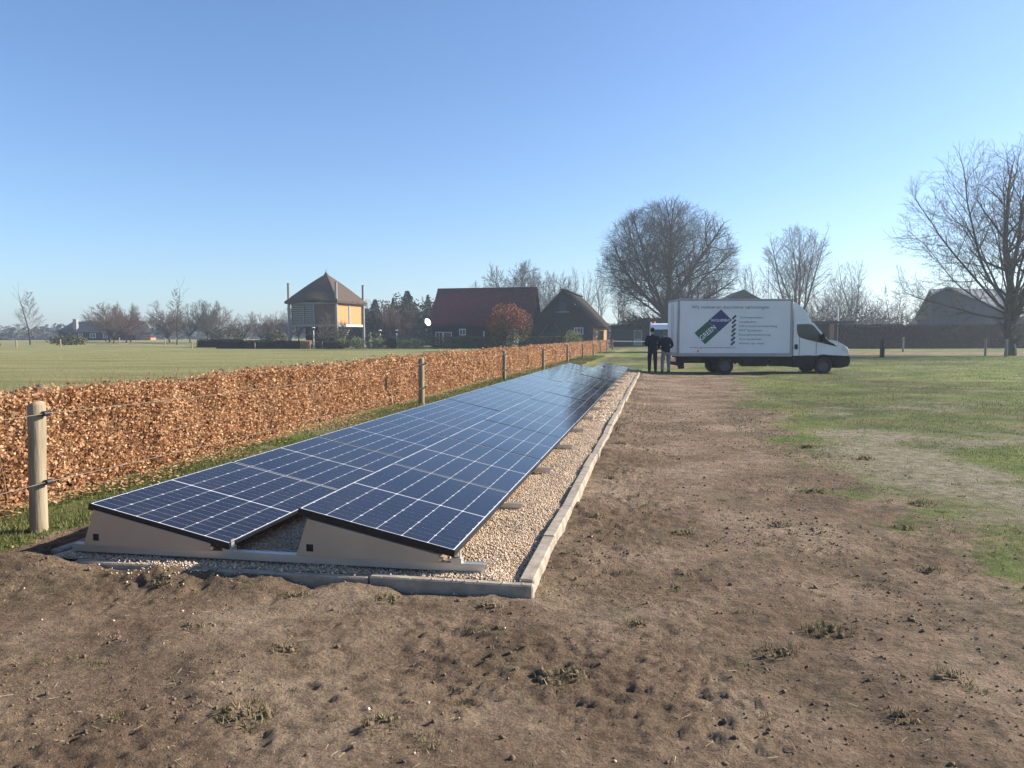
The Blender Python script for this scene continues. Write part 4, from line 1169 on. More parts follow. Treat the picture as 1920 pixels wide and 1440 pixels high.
# right side: honey boards, two bays round a middle post
q = MB()
for k in range(15):
    z_ = 3.32 + k * .2
    for y0_, y1_ in ((-s2 + .28, -.28), (.28, s2 - .28)):
        q.cbox((s2 - .10, y0_, z_), (s2 - .04 + (k % 2) * .008, y1_, z_ + .192))
q.build('cladding', M_ORANGEB, hb)
q = MB(); q.cbox((s2 - .2, -.27, 3.3), (s2 + .06, .27, 6.2)); q.build('middle_post', M_GREYWOOD, hb)
# front: brown boards right, slatted glazing left
q = MB()
for k in range(15): q.cbox((.25, -s2 + .05, 3.32 + k * .2), (s2 - .25, -s2 + .10 - (k % 2) * .008, 3.32 + k * .2 + .192))
q.build('cladding', M_BOARD, hb)
q = MB(); q.cbox((-s2 + .25, -s2 + .16, 3.32), (.15, -s2 + .20, 6.15)); q.build('glazing', M_PANE, hb)
for k in range(9): MB().cbox((-s2 + .25, -s2 + .02, 3.45 + k * .31), (.10 if k < 8 else .1, -s2 + .08, 3.52 + k * .31)).build('slat', M_GREYWOOD, hb)
q = MB(); q.cbox((.1, -s2 - .02, 3.3), (.26, -s2 + .14, 6.2)); q.cbox((-1.7, -s2 - .0, 3.3), (-1.58, -s2 + .1, 6.2)); q.build('stud', M_GREYWOOD, hb)
q = MB(); q.cbox((-s2 + .2, s2 - .1, 3.3), (s2 - .2, s2 - .04, 6.2)); q.cbox((-s2 + .04, -s2 + .3, 3.3), (-s2 + .1, s2 - .3, 6.2)); q.build('rear_cladding', M_BOARD, hb)
q = MB(); q.cbox((-s2 + .2, -s2 + .2, 3.02), (s2 - .2, s2 - .2, 3.12)); q.build('floor_deck', M_BOARD, hb)
q = MB(); q.cbox((-s2 + .5, -.6, -.05), (1.6, s2 - .3, 3.0)); q.build('lower_room', M_BLACKBOARD, hb)
q = MB()
for k in range(11):
    q.cbox((s2 - 1.5, s2 * .35 - 3.4 + k * .3, .25 + k * .26), (s2 - .5, s2 * .35 - 3.1 + k * .3, .31 + k * .26))
q.build('stair', M_WHITEW, hb)
MB().cbox((-.06, -s2 - .02, 1.2), (.06, -s2 + .08, 3.0)).build('stud', M_GREYWOOD, hb)

# --- dark boarded house with red tiled roof
def tiled_roof(q, xa, xb, y_e, z_e, y_r, z_r, rows, thick=.12, dx=.34):
    n = int(abs(xb - xa) / dx)
    for r in range(rows):
        t0, t1 = r / rows, (r + 1) / rows
        ya, yb = y_e + (y_r - y_e) * t0, y_e + (y_r - y_e) * t1
        za, zb = z_e + (z_r - z_e) * t0 + .05, z_e + (z_r - z_e) * t1
        xs = np.linspace(xa, xb, n * 2 + 1)
        vs = []
        for i, x_ in enumerate(xs):
            hgt = .045 if i % 2 else 0
            vs += [(x_, ya, za + hgt), (x_, yb, zb + hgt)]
        q.add(vs, [(2 * i, 2 * i + 2, 2 * i + 3, 2 * i + 1) for i in range(len(xs) - 1)])
    return q
hz0 = gzf(-26, 111)
rh_ = thing('dark_house', 'long dark boarded house with a steep dark red tiled roof behind the copper ball tree', 'house', (-26.0, 111.0, hz0))
xa, xb = -7.8, 7.9
zr = 8.85 - hz0; ze = 3.35 - hz0
q = MB(); q.cbox((xa + .4, .45, -.3), (xb - .4, 9.6, ze + .05)); 
for x_ in (xa + .41, xb - .41):
    q.prism([(.45, ze), (9.6, ze), (5.05, zr - .35)], 'x', x_, x_ + (.1 if x_ < 0 else -.1))
q.build('wall', M_BLACKBOARD, rh_)
q = MB(); q.prism([(-.1, ze - .12), (5.02, zr - .12), (5.02, zr), (-.1, ze + .02)], 'x', xa, xb); q.prism([(10.15, ze - .12), (10.15, ze + .02), (5.03, zr), (5.03, zr - .12)], 'x', xa, xb)
rf = q.build('roof', M_TILE, rh_)
q = MB(); tiled_roof(q, xa - .02, xb + .02, -.14, ze + .03, 5.02, zr + .01, 20); q.build('roof_tiles', M_TILE, rf, kind='stuff')
q = MB(); q.tube([(xa, 5.03, zr + .05), (xb, 5.03, zr + .05)], .13, 8); q.build('ridge_tiles', M_TILE, rf)
q = MB(); yy = 2.0; zz = ze + (zr - ze) * 2.14 / 5.16; q.box((-.1, yy, zz + .16), (.75, .95, .10), rx=atan2(zr - ze, 5.16)); ro = q.build('roof_window', M_SLATE, rf)
q = MB(); q.cbox((xa + .0, .28, ze - .32), (xb, .44, ze - .02)); q.build('gutter_board', M_SLATE, rh_)
for (wx, wz, w, h, n1) in ((-6.3, 1.2, 1.15, 1.9, 2), (-5.0, 1.15, 1.3, 1.9, 1), (-2.7, 2.1, 1.0, .95, 2), (6.2, 1.5, 1.2, 1.7, 3)):
    window(rh_, (wx, .45, wz - hz0 + .1), w, h, n1, 1)
q = MB(); q.cbox((.55, .2, -.1), (.67, .32, 2.4)); q.build('porch_post', M_WHITEW, rh_)

# --- thatched barn, gable to the camera
bz = gzf(-14, 114)
br = thing('thatched_barn', 'black boarded barn with a curved thatched roof and a small white window in its gable', 'barn', (-13.95, 113.8, bz), radians(-2))
hw, zrg, zev, Ln = 4.6, 8.45, 3.55, 20.0
q = MB(); q.prism([(-hw + .15, -.3), (hw - .15, -.3), (hw - .15, zev - .1), (.0, zrg - .45), (-hw + .15, zev - .1)], 'y', .0, .12); q.build('gable_wall', M_BLACKBOARD, br)
q = MB(); q.cbox((hw - .32, .12, -.3), (hw - .14, Ln, zev - .15)); rw_ = q.build('side_wall', M_BRICKM, br)
q = MB()
for k in range(12): q.cbox((hw - .14, .2, .1 + k * .26), (hw - .125, Ln - .2, .1 + k * .26 + .235))
q.build('brick_courses', M_BRICKM, rw_)
q = MB(); q.cbox((-hw + .14, .12, -.3), (-hw + .32, Ln, zev - .15)); q.prism([(-hw + .15, -.3), (hw - .15, -.3), (hw - .15, zev), (0, zrg - .4), (-hw + .15, zev)], 'y', Ln, Ln + .1); q.build('rear_wall', M_BLACKBOARD, br)
q = MB(); vs = []; K = 9
def rprof(t, s, off):
    x_ = s * (hw + .55) * t; z_ = zrg + (zev - .45 - zrg) * (t ** 1.12) - .06 * sin(pi * t)
    return (x_ + s * off * .55, z_ + off * .6)
for s in (-1, 1):
    for yy in (-.30, Ln * .25, Ln * .5, Ln * .75, Ln + .4):
        sag = -.06 * sin(pi * (yy + .5) / (Ln + 1))
        for k in range(K): a = rprof(k / (K - 1), s, 0); vs.append((a[0], yy, a[1] + sag))
        for k in range(K): a = rprof(k / (K - 1), s, -.30); vs.append((a[0] if k else 0, yy, a[1] + sag))
W2 = 2 * K; fs = []
for s in range(2):
    o0 = s * 5 * W2
    for r in range(4):
        a = o0 + r * W2; b_ = a + W2
        for k in range(K - 1):
            fs.append((a + k, a + k + 1, b_ + k + 1, b_ + k)); fs.append((a + K + k, b_ + K + k, b_ + K + k + 1, a + K + k + 1))
        fs.append((a + K - 1, a + 2 * K - 1, b_ + 2 * K - 1, b_ + K - 1))
    for r in (0, 4):
        a = o0 + r * W2
        for k in range(K - 1): fs.append((a + k, a + K + k, a + K + k + 1, a + k + 1))
q.add(vs, fs); rf2 = q.build('roof', M_THATCHD, br)
q = MB(); q.box((0, Ln / 2 - .05, zrg + .02), (.7, Ln + 1.0, .22)); q.build('ridge_cap', M_THATCHD, rf2, bevel=.08)
window(br, (2.35, 0, 2.35), 1.35, 1.0, 3, 1)
window(br, (hw - .12, 4.2, 1.9), 1.4, .8, 2, 1, 'x', M_WHITEW, 1)
q = MB(); q.cbox((-.55, -.03, 5.3), (.55, -.005, 6.6)); q.build('loft_door', M_SLATE, br)
q = MB(); q.cbox((-.95, -.35, 5.12), (.95, -.005, 5.22)); q.build('loft_sill', M_PALEROOF, br)
q = MB(); q.box((-2.9, -.06, 2.5), (.16, .08, 2.2), ry=radians(38)); q.box((-.55, -.06, 2.5), (.16, .08, 2.2), ry=radians(-38)); q.build('brace', M_BOARD, br)
q = MB(); q.cbox((-3.3, -.015, 0), (-.2, -.004, 2.2)); q.build('barn_door', M_CHASSIS, br)

# --- low shed behind the van
sz = gzf(-3, 124)
sh = thing('low_shed', 'low dark shed with a sloping flat roof and a pale door beside the thatched barn', 'shed', (-7.4, 123.2, sz))
rz_ = lambda x_: 3.05 + .115 * x_
q = MB(); q.prism([(0, -.2), (13, -.2), (13, rz_(13)), (0, rz_(0))], 'y', 0, .15); q.prism([(0, -.2), (13, -.2), (13, rz_(13) - .05), (0, rz_(0) - .05)], 'y', 5.8, 6.0)
q.cbox((0, .15, -.2), (.15, 5.8, rz_(0) - .03)); q.build('wall', M_BLACKBOARD, sh)
q = MB(); q.prism([(-.4, rz_(-.4)), (13.3, rz_(13.3)), (13.3, rz_(13.3) + .2), (-.4, rz_(-.4) + .2)], 'y', -.5, 6.3); q.build('roof', M_SLATE, sh)
q = MB()
for k in range(8): q.cbox((.1 + k * .42, -.03, .1), (.1 + k * .42 + .40, -.003, 2.75))
q.build('boards', M_SLATE, sh)
d_ = MB(); d_.cbox((3.55, -.05, .05), (3.65, -.001, 2.5)); d_.cbox((4.75, -.05, .05), (4.85, -.001, 2.5)); d_.cbox((3.65, -.05, 2.4), (4.75, -.001, 2.5)); d_.build('door_frame', M_WHITEW, sh)
dd = MB().cbox((3.66, -.03, .05), (4.74, -.001, 1.15)).build('door', M_PALEGREEN, sh)
q = MB(); q.cbox((3.66, -.03, 1.16), (4.74, -.001, 2.39)); q.build('pane', M_PANE, dd)

# --- slate gable behind the truck
gb = thing('slate_gabled_house', 'dark slate gable showing above the roof of the box truck', 'house', (15.0, 145.5, gzf(15, 145)), radians(4))
q = MB(); q.prism([(-7, -.3), (7, -.3), (7, 5.6), (0, 9.6), (-7, 5.6)], 'y', 0, 14); q.build('wall', M_SLATE, gb)
q = MB()
for s in (-1, 1): q.prism([(0, 9.62), (s * 7.6, 5.28), (s * 7.6, 5.62), (0, 9.96)], 'y', -.5, 14.5)
q.build('roof', M_SLATE, gb)
for k in range(4): window(gb, (-2.4 + k * 1.6, 0, 7.3 - (.5 if k in (0, 3) else 0)), .7, .9, 1, 1)

# --- grey boarded barn on the right with a pale-roofed wing
gy0 = gzf(42, 117)
g2 = thing('grey_barn', 'grey weathered board barn with a lopsided gable left of the forked tree', 'barn', (37.7, 117.5, gy0), radians(-15))
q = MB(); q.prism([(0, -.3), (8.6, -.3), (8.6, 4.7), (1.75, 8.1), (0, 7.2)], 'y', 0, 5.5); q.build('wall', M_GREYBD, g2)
q = MB()
for k in range(21):
    xx = .05 + k * .405
    zt = 7.2 + (8.1 - 7.2) * xx / 1.75 if xx < 1.75 else 8.1 - (8.1 - 4.7) * (xx - 1.75) / 6.85
    q.cbox((xx, -.03 - (k % 2) * .012, -.2), (xx + .39, -.003, max(1, zt - .22)))
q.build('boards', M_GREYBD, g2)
q = MB(); q.prism([(-.35, 6.98), (1.75, 8.10), (1.75, 8.32), (-.35, 7.2)], 'y', -.3, 5.8); q.prism([(1.75, 8.10), (9.0, 4.50), (9.0, 4.72), (1.75, 8.32)], 'y', -.3, 5.8); q.build('roof', M_PALEROOF, g2)
for (wx, wz, w, h) in ((3.1, 5.0, .5, .9), (4.9, 5.0, .5, 1.1), (1.6, 4.6, .6, 1.0)): window(g2, (wx, -.045, wz), w, h, 1, 1, frame=M_SLATE)
g3 = thing('long_barn', 'long low barn with a pale grey roof behind the forked tree', 'barn', (41.5, 123.0, gy0), radians(8))
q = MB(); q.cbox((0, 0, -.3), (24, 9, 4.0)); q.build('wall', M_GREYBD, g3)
q = MB(); q.prism([(-.5, 3.9), (4.5, 8.35), (4.5, 8.55), (-.5, 4.1)], 'x', -.4, 24.5); q.prism([(9.5, 3.9), (9.5, 4.1), (4.5, 8.55), (4.5, 8.35)], 'x', -.4, 24.5); r3 = q.build('roof', M_PALEROOF, g3)
q = MB()
for k in range(25):
    q.box((k * .98 + .2, 2.0, 6.36), (.05, 6.7, .05), rx=atan2(4.45, 5.0))
q.build('roof_ribs', M_PALEROOF, r3)

# --- flat roofed carport and brick outhouse right of the truck
cp = thing('carport', 'flat dark roofed open carport on brick pillars beyond the front of the truck', 'carport', (17.9, 97.3, gzf(20, 97)), radians(8))
q = MB(); q.cbox((-.3, 0, 3.0), (5.1, 5, 3.3)); q.build('roof', M_SLATE, cp)
for x_ in (.0, 2.4, 4.2):
    q = MB()
    for k in range(13): q.cbox((x_, .3, .0 + k * .23), (x_ + .45, .75, .215 + k * .23))
    q.build('pillar', M_BRICKM, cp)
q = MB(); q.cbox((-.1, 4.6, 0), (4.9, 4.8, 3.0)); q.build('rear_wall', M_BLACKBOARD, cp)
bo = thing('brick_outhouse', 'low brown brick outhouse with a dark window right of the carport', 'outhouse', (22.9, 100.5, gzf(24, 100)), radians(8))
q = MB(); q.cbox((0, 0, -.2), (6.2, 4, 2.75)); q.build('wall', M_BRICKM, bo)
q = MB()
for k in range(11): q.cbox((.05, -.012, .05 + k * .24), (6.15, -.002, .05 + k * .24 + .215))
q.build('brick_courses', M_BRICKM, bo)
q = MB(); q.cbox((-.2, -.3, 2.76), (6.4, 4.2, 2.92)); q.build('roof', M_SLATE, bo)
window(bo, (2.2, -.012, 1.7), 1.3, 1.1, 2, 1, frame=M_SLATE)

# --- far dark farmhouse on the left
fz = gzf(-150, 186)
fh_ = thing('far_farmhouse', 'distant dark roofed farmhouse with a grey chimney behind bare trees on the left', 'house', (-163.0, 184.5, fz), radians(8))
q = MB(); q.cbox((.8, .5, -.5), (22.5, 8.5, 2.4)); q.build('wall', M_BLACKBOARD, fh_)
q = MB()
A = [(0, 0, 2.2), (23, 0, 2.2), (23, 9, 2.2), (0, 9, 2.2), (2.6, 4.5, 5.3), (23, 4.5, 5.3)]
q.add(A, [(0, 1, 5, 4), (1, 2, 5), (2, 3, 4, 5), (3, 0, 4), (3, 2, 1, 0)]); q.build('roof', M_SLATE, fh_)
q = MB(); q.cbox((4.6, 1.0, 2.0), (5.6, 2.0, 5.9)); q.build('chimney', M_GREYWOOD, fh_)
for (wx, w) in ((7, 1.2), (10.5, 1.6), (14, 1.2)): window(fh_, (wx, .5, 1.3), w, 1.2, 2, 1)
lb = thing('brick_lean_to', 'small orange brick lean-to at the right end of the distant farmhouse', 'shed', (-138.6, 187.8, gzf(-138, 188)), radians(8))
q = MB(); q.prism([(0, -.3), (2.4, -.3), (2.4, .8), (0, 1.2)], 'y', 0, 3); q.build('wall', M_BRICKM, lb)
q = MB(); q.prism([(-.2, 1.25), (2.6, .8), (2.6, .92), (-.2, 1.37)], 'y', -.2, 3.2); q.build('roof', M_TILE, lb)

# ================================================================== small things by the drive and in the garden
M_RUST = pmat('rust_red_paint', (0.20, 0.055, 0.04), (0.30, 0.10, 0.075), 8, .8)
gate = thing('boom_gate', 'long white boom gate across the drive at the far end of the hedge', 'gate', (-5.0, 88.6, gzf(-5, 88.6)))
q = MB(); q.tube([(-.2, 0, .98), (4.9, -3.0, .92)], .045, 8); q.build('boom', M_WHITEW, gate)
q = MB(); q.tube([(4.95, -3.0, -.1), (4.95, -3.0, 1.05)], .10, 8); q.box((4.95, -3.0, .55), (.34, .30, .62)); q.build('rest_post', M_RUST, gate)
q = MB(); q.tube([(-.2, 0, -.1), (-.2, 0, 1.1)], .07, 8); q.build('hinge_post', M_GREYWOOD, gate)
q = MB(); q.tube([(4.95, -3.0, 1.06), (4.95, -3.0, 1.22)], [.12, .06], 8); q.build('cap', M_WHITEW, gate)

M_MIRROR = pmat('polished_disc', (0.70, 0.70, 0.68), None, 3, .42, 1.0)
dl = thing('garden_mirror_disc', 'bright white round disc on a leaning dark pole left of the red roofed house', 'garden disc', (-33.3, 103.6, gzf(-33.3, 103.6)))
q = MB(); q.tube([(0, 0, 0), (.1, 0, 1.2), (1.55, -.1, 3.35)], [.06, .05, .04], 6); q.build('pole', M_BLACKPL, dl)
q = MB(); vs = []; fs = []
for i in range(5):
    for k in range(36):
        a = 2 * pi * k / 36; r = .02 + .48 * i / 4; vs.append((r * cos(a), r * r * .02, r * sin(a)))
for i in range(4):
    for k in range(36): k2 = (k + 1) % 36; fs.append((i * 36 + k, i * 36 + k2, (i + 1) * 36 + k2, (i + 1) * 36 + k))
vs += [(v[0], v[1] + .03, v[2]) for v in vs[:180]]; fs += [tuple(reversed([180 + i for i in f])) for f in list(fs)]
fs.append(tuple(range(36)))
fs += [(144 + k, 144 + (k + 1) % 36, 324 + (k + 1) % 36, 324 + k) for k in range(36)]
q.add(vs, fs); o = q.build('disc', M_MIRROR, dl); o.location = (1.7, -.15, 3.62); o.rotation_euler = Vector((.836, -.44, .32)).to_track_quat('-Y', 'Z').to_euler()

for i, (x_, y_, h, lab) in enumerate(((-47.6, 101.1, 2.95, 'white garden lantern post at the left end of the green hedge'), (-38.4, 102.8, 2.55, 'pale garden lantern post among the pale green shrubs'), (-36.1, 103.2, 2.55, 'pale garden lantern post beside the arching branch by the shrubs'))):
    t = thing('lantern_post', lab, 'lamp post', (x_, y_, gzf(x_, y_)), 0, 'garden lantern posts')
    q = MB(); q.tube([(0, 0, -.1), (0, 0, h - .4)], [.10, .08], 8); q.build('post', M_WHITEW, t)
    q = MB(); q.box((0, 0, h - .22), (.24, .24, .34), taper=1.25); q.build('lantern', M_PANE, t)
    q = MB(); q.box((0, 0, h), (.42, .42, .12), taper=.3); q.build('cap', M_WHITEW, t)
st = thing('garden_statue', 'small pale garden statue between the shrubs and the tower barn', 'statue', (-39.9, 102.6, gzf(-40, 102.6)))
q = MB(); q.box((0, 0, .55), (.5, .5, 1.2)); q.build('plinth', M_PALEROOF, st)
q = MB(); q.tube([(0, 0, 1.1), (.05, 0, 1.5), (.02, 0, 1.85), (.22, 0, 2.3)], [.24, .20, .16, .10], 8); q.tube([(.02, 0, 1.8), (-.32, 0, 1.45)], [.1, .05], 6); q.build('figure', M_PALEROOF, st)

lp = thing('white_lamp_post', 'tall thin white lamp post standing above the carport roof', 'lamp post', (21.3, 99.0, gzf(21, 99)))
q = MB(); q.tube([(0, 0, 0), (0, 0, 5.1)], [.09, .07], 8); q.build('pole', M_WHITEW, lp)
q = MB(); q.box((-.25, 0, 5.12), (.7, .22, .12)); q.build('lamp_head', M_WHITEW, lp)
fpole = thing('flag_pole', 'slender white flag pole rising behind the slate gable', 'flag pole', (18.8, 141.0, gzf(19, 141)))
q = MB(); q.tube([(0, 0, 0), (0, 0, 14.5)], [.12, .05], 8); q.build('pole', M_WHITEW, fpole)
q = MB(); q.tube([(0, 0, 14.5), (0, 0, 14.7)], [.1, .1], 8); q.build('finial', M_WHITEW, fpole)

M_BARKD = pmat('dark_stump_bark', (0.022, 0.02, 0.016), (0.04, 0.036, 0.03), 6, .95)
for i, (x_, y_, h, r, lab) in enumerate((
        (-91.9, 96.7, 1.05, .11, 'pale wooden field post nearest the left edge of the grass'), (-85.6, 97.9, 1.15, .11, 'pale wooden field post left of the low earth mound'),
        (-84.5, 109, 1.0, .09, 'pale field post just behind the low earth mound'), (-77.5, 110.5, 1.2, .09, 'pale field post right of the bare tree near the mound'), (-81.5, 117, 1.0, .08, 'thin pale field post standing behind the mound tree'),
        (-62.9, 95.6, .95, .07, 'thin pale post at the left end of the brown clipped hedge'), (-54.3, 97.0, .85, .07, 'thin pale post in front of the middle of the brown clipped hedge'), (-45.1, 98.4, 1.0, .05, 'thin pale stake before the green clipped hedge'),
        (15.6, 58.6, 1.25, .16, 'thick dark post on the lawn just ahead of the truck'), (24.1, 63.4, 1.3, .09, 'thin post nearest the left of the forked tree trunk'), (24.4, 60.6, 1.25, .11, 'brown post a step in front of the forked tree'), (22.3, 77, 1.4, .09, 'grey post against the dark brown clipped hedge'))):
    t = thing('field_post', lab, 'post', (x_, y_, gzf(x_, y_)), 0, 'posts standing in the fields')
    MB().tube([(0, 0, -.2), (.01, 0, h * .5), (0, .01, h - .02), (0, .01, h)], [r, r, r * .95, r * .8], 8).build('shaft', M_POST if i < 8 else M_BARKD if i == 8 else M_POSTGREY, t)

# ================================================================== trees
M_BARK = pmat('grey_bark', (0.050, 0.043, 0.036), (0.085, 0.074, 0.062), 3, 0.95, bs=.6, bd=.03, bscale=12, stretch=(4, 4, .6))
M_TWIG = pmat('brown_twigs', (0.050, 0.040, 0.036), (0.080, 0.066, 0.058), .6, 0.95)
M_TWIGR = pmat('reddish_twigs', (0.085, 0.056, 0.046), (0.125, 0.088, 0.070), .6, 0.95)
M_TWIGP = pmat('pale_twigs', (0.085, 0.072, 0.060), (0.13, 0.11, 0.09), .6, 0.95)
M_TWIGD = pmat('dark_beech_twigs', (0.030, 0.024, 0.022), (0.050, 0.041, 0.036), .6, 0.95)
M_BARKDK = pmat('dark_beech_bark', (0.026, 0.022, 0.019), (0.050, 0.043, 0.037), 3, 0.95, bs=.6, bd=.03, bscale=12, stretch=(4, 4, .6))
def T0(x, y): return (x, y, gzf(x, y))
def place_tree(name, tm, label, loc, rz=0, sc_=1.0, group='bare trees'):
    t = thing(name, label, 'tree', loc, rz, group)
    t.scale = (sc_, sc_, sc_) if not isinstance(sc_, tuple) else sc_
    obj('trunk', tm[0], t); obj('crown', tm[1], t)
    return t
NSEG = {}
def mk(key, seed, st, tw=M_TWIG, split=2, bark=None):
    r = tree_meshes(key, seed, st, bark or M_BARK, tw, split); NSEG[key] = r[2]
    return r
def reach(o, d, env):
    """distance from o along d to the crown's outline"""
    cx, cy, cz, rx, rz = env
    ox, oy, oz = (o[0] - cx) / rx, (o[1] - cy) / rx, (o[2] - cz) / rz
    dx, dy, dz = d[0] / rx, d[1] / rx, d[2] / rz
    A = dx * dx + dy * dy + dz * dz; B = ox * dx + oy * dy + oz * dz; C = ox * ox + oy * oy + oz * oz - 1
    return (-B + sqrt(max(B * B - A * C, 0))) / A
def dome(seed, env, bole, r, n, el0, el1, kids=(2, 2, 2), segs=(8, 5, 3, 2), extra=(), ratio=(.40, .48, .52), ang=(.62, .66, .66), rmin=.013, rl=.42, z0=.75, short=.62, closing=.35, loose=.12, wob=1.0):
    rr = random.Random(seed); st = [((0, 0, -.3), (0, 0.01, 1), bole + .3, r)] + list(extra)
    for i in range(n):
        a = i * 2.4 + rr.uniform(-.25, .25); t = (i + .5) / n
        el = el0 + (el1 - el0) * (1 - (1 - t) ** 1.0) + rr.uniform(-.07, .07)
        d = (cos(a) * cos(el), sin(a) * cos(el), sin(el)); o = (cos(a) * r * .25, sin(a) * r * .25, bole * (z0 + (1.02 - z0) * t))
        st.append((o, d, reach(o, d, env) * 1.03, r * rl * (1.35 if i % 4 == 1 else rr.uniform(.65, 1.0))))
    L_ = len(segs)
    return dict(stems=st, env=env, segs=list(segs), trop=[.015, .03, .045, .05, .05][:L_], jit=[.05 * wob, .10 * wob, .14, .18, .2][:L_], taper=[.82, .8, .8, .6, .6][:L_], start=[.22, .16, .3, .5, 1][:L_ - 1] + [1],
                kids=list(kids) + [0], ang=list(ang) + [.6], ratio=list(ratio) + [.5], rmin=rmin, rk=.5, short=short, closing=closing, loose=loose)
# great beech: short bole, many rising limbs, broad dome
beech = mk('beech', 4, dome(21, (0, 0, 11.4, 10.4, 10.0), 5.2, .80, 17, .02, 1.45, segs=(11, 6, 4, 2, 1), kids=(3, 2, 2, 1), ratio=(.46, .50, .52, .5), wob=1.7, ang=(.82, .8, .75, .65), rmin=.0105, rl=.36, short=.36, closing=.08, loose=.02), M_TWIGD, 2, M_BARKDK)
place_tree('beech_tree', beech, 'huge bare beech with a broad domed crown behind the rear of the truck', T0(1.1, 120.0))
# forked tree at the right edge
ex = [((-.12, 0, .9), (-.22, .05, 1), 11.5, .27), ((0, 0, 2.8), (.08, .1, 1), 12.0, .30), ((.1, 0, 2.4), (.36, -.1, 1), 11, .24)]
forked = mk('forked', 5, dome(8, (0, 0, 8.3, 8.9, 7.7), 3.6, .46, 22, .14, 1.38, kids=(2, 2, 2), segs=(10, 6, 4, 1), extra=ex, ratio=(.36, .5, .5), ang=(.8, .75, .7), rl=.18, rmin=.0075, wob=1.4, short=.4, closing=.1, loose=.0), M_TWIGP)  # paler twig colour stands in for haze glare over this crown
place_tree('forked_tree', forked, 'big bare tree with a forked trunk and wide low branches at the right edge', T0(25.9, 63.6))
# upright tree with several stems
def upright(seed, H, rx, n=5, lean=.16, r=.24, k2=2):
    rr = random.Random(seed); st = [((0, 0, -.3), (0, 0, 1), H * .16, r * 1.5)]
    for i in range(n):
        a = i * 2 * pi / n + rr.uniform(-.3, .3); l = rr.uniform(.4, 1.2) * lean
        st.append(((cos(a) * .1, sin(a) * .1, H * rr.uniform(.10, .15)), (cos(a) * l, sin(a) * l, 1), H * rr.uniform(.75, .92), r))
    return dict(stems=st, env=(0, 0, H * .56, rx, H * .47), segs=[10, 6, 5, 1], trop=[.03, .05, .05, .05], jit=[.07, .11, .15, .2], taper=[.88, .85, .8, .6], start=[.26, .16, .2, 1], kids=[2, k2, 2, 0],
                ang=[.72, .72, .7, .6], ratio=[.36, .5, .42, .5], rmin=.013, rk=.42, short=.5)
up1 = mk('upright', 31, upright(3, 19.0, 6.2, 8, .36, .22))
place_tree('upright_tree', up1, 'tall bare tree with several upright stems above the cab of the truck', T0(22.9, 138.0))
up2 = mk('upright_small', 32, upright(5, 15.0, 4.6, 3, .18, .17, 1), M_TWIGP)
place_tree('bare_tree', up2, 'slim bare tree beside the flag pole above the truck box', T0(18.0, 158), .5)
place_tree('bare_tree', up2, 'loose bare tree standing over the carport and lamp post', T0(35.4, 152.0), 2.1, .98)
place_tree('bare_tree', up2, 'small bare tree rising right behind the thatched barn roof', T0(-7.5, 150.0), 3.9, .72)
place_tree('bare_tree', up1, 'broad bare tree behind the slope of the thatched barn and the shed', T0(2.5, 168.0), 1.2, .66)
# round mid-size crowns
def roundtree(seed, H, rx, r, n=9, k=(2, 2, 2), bole=.22, rmin=.014):
    rr = random.Random(seed); st = [((0, 0, -.3), (0, 0, 1), H * bole + .5, r)]
    for i in range(n):
        a = i * 2.4; el = rr.uniform(.35, 1.3)
        st.append(((0, 0, H * bole * rr.uniform(.75, 1.05)), (cos(a) * cos(el), sin(a) * cos(el), sin(el)), H * rr.uniform(.55, .72), r * .5))
    return dict(stems=st, env=(0, 0, H * .58, rx, H * .43), segs=[7, 5, 4, 1], trop=[.02, .04, .05, .05], jit=[.09, .12, .16, .2], taper=[.85, .8, .8, .6], start=[.2, .2, .2, 1], kids=list(k) + [0],
                ang=[.75, .72, .7, .6], ratio=[.44, .5, .48, .5], rmin=rmin, rk=.42, short=.45)
rd1 = mk('round', 41, roundtree(6, 16, 8.0, .42, 12, (2, 2, 2), rmin=.021))
rd2 = mk('round_small', 42, roundtree(7, 8.5, 4.4, .2, 9, (2, 2, 1)), M_TWIGP)
rd3 = mk('round_red', 43, roundtree(9, 8.0, 4.6, .16, 9, (2, 2, 1), .16), M_TWIGR)
place_tree('bare_tree', rd1, 'wide dark bare tree crown rising behind the ridge between the two roofs', T0(-29.5, 158), 0, (1.02, 1.02, 1.08))
place_tree('bare_tree', rd1, 'bare tree crown close behind the apex of the thatched barn', T0(-22.5, 166), 2.2, (.75, .75, .98))
place_tree('bare_tree', rd2, 'thin pale bare tree peeping over the left of the red tiled roof', T0(-36.0, 160), 1.0, 1.6)
place_tree('bare_tree', rd3, 'reddish bare bushy tree left of the bright disc', T0(-39.5, 112), .4, .92)
place_tree('bare_tree', rd3, 'low reddish twiggy tree before the dark evergreens', T0(-43.0, 126), 2.4, .9)
# left side of the field
def conical(seed, H, rx, r=.16):
    rr = random.Random(seed); st = [((0, 0, -.2), (0, 0, 1), H, r)]
    for i in range(46):
        t = .12 + .86 * (i / 46); a = i * 2.4 + rr.uniform(-.3, .3); el = rr.uniform(.10, .45) + .5 * t
        ln = rx * (1.12 - t) * rr.uniform(.8, 1.15) / max(.5, cos(el))
        st.append(((0, 0, H * t), (cos(a) * cos(el), sin(a) * cos(el), sin(el)), ln, .04 * (1.2 - t)))
    return dict(stems=st, env=(0, 0, H * .5, 30, 30), segs=[6, 4, 2], trop=[.03, .05, .06], jit=[.05, .1, .15], taper=[.8, .8, .6], start=[.2, .3, 1], kids=[2, 1, 0], ang=[.7, .65, .6], ratio=[.34, .5, .5], rmin=.016, rk=.5, short=.4)
cn = mk('conical', 51, conical(2, 9.8, 3.0), M_TWIGP, 1)
NLV = 1
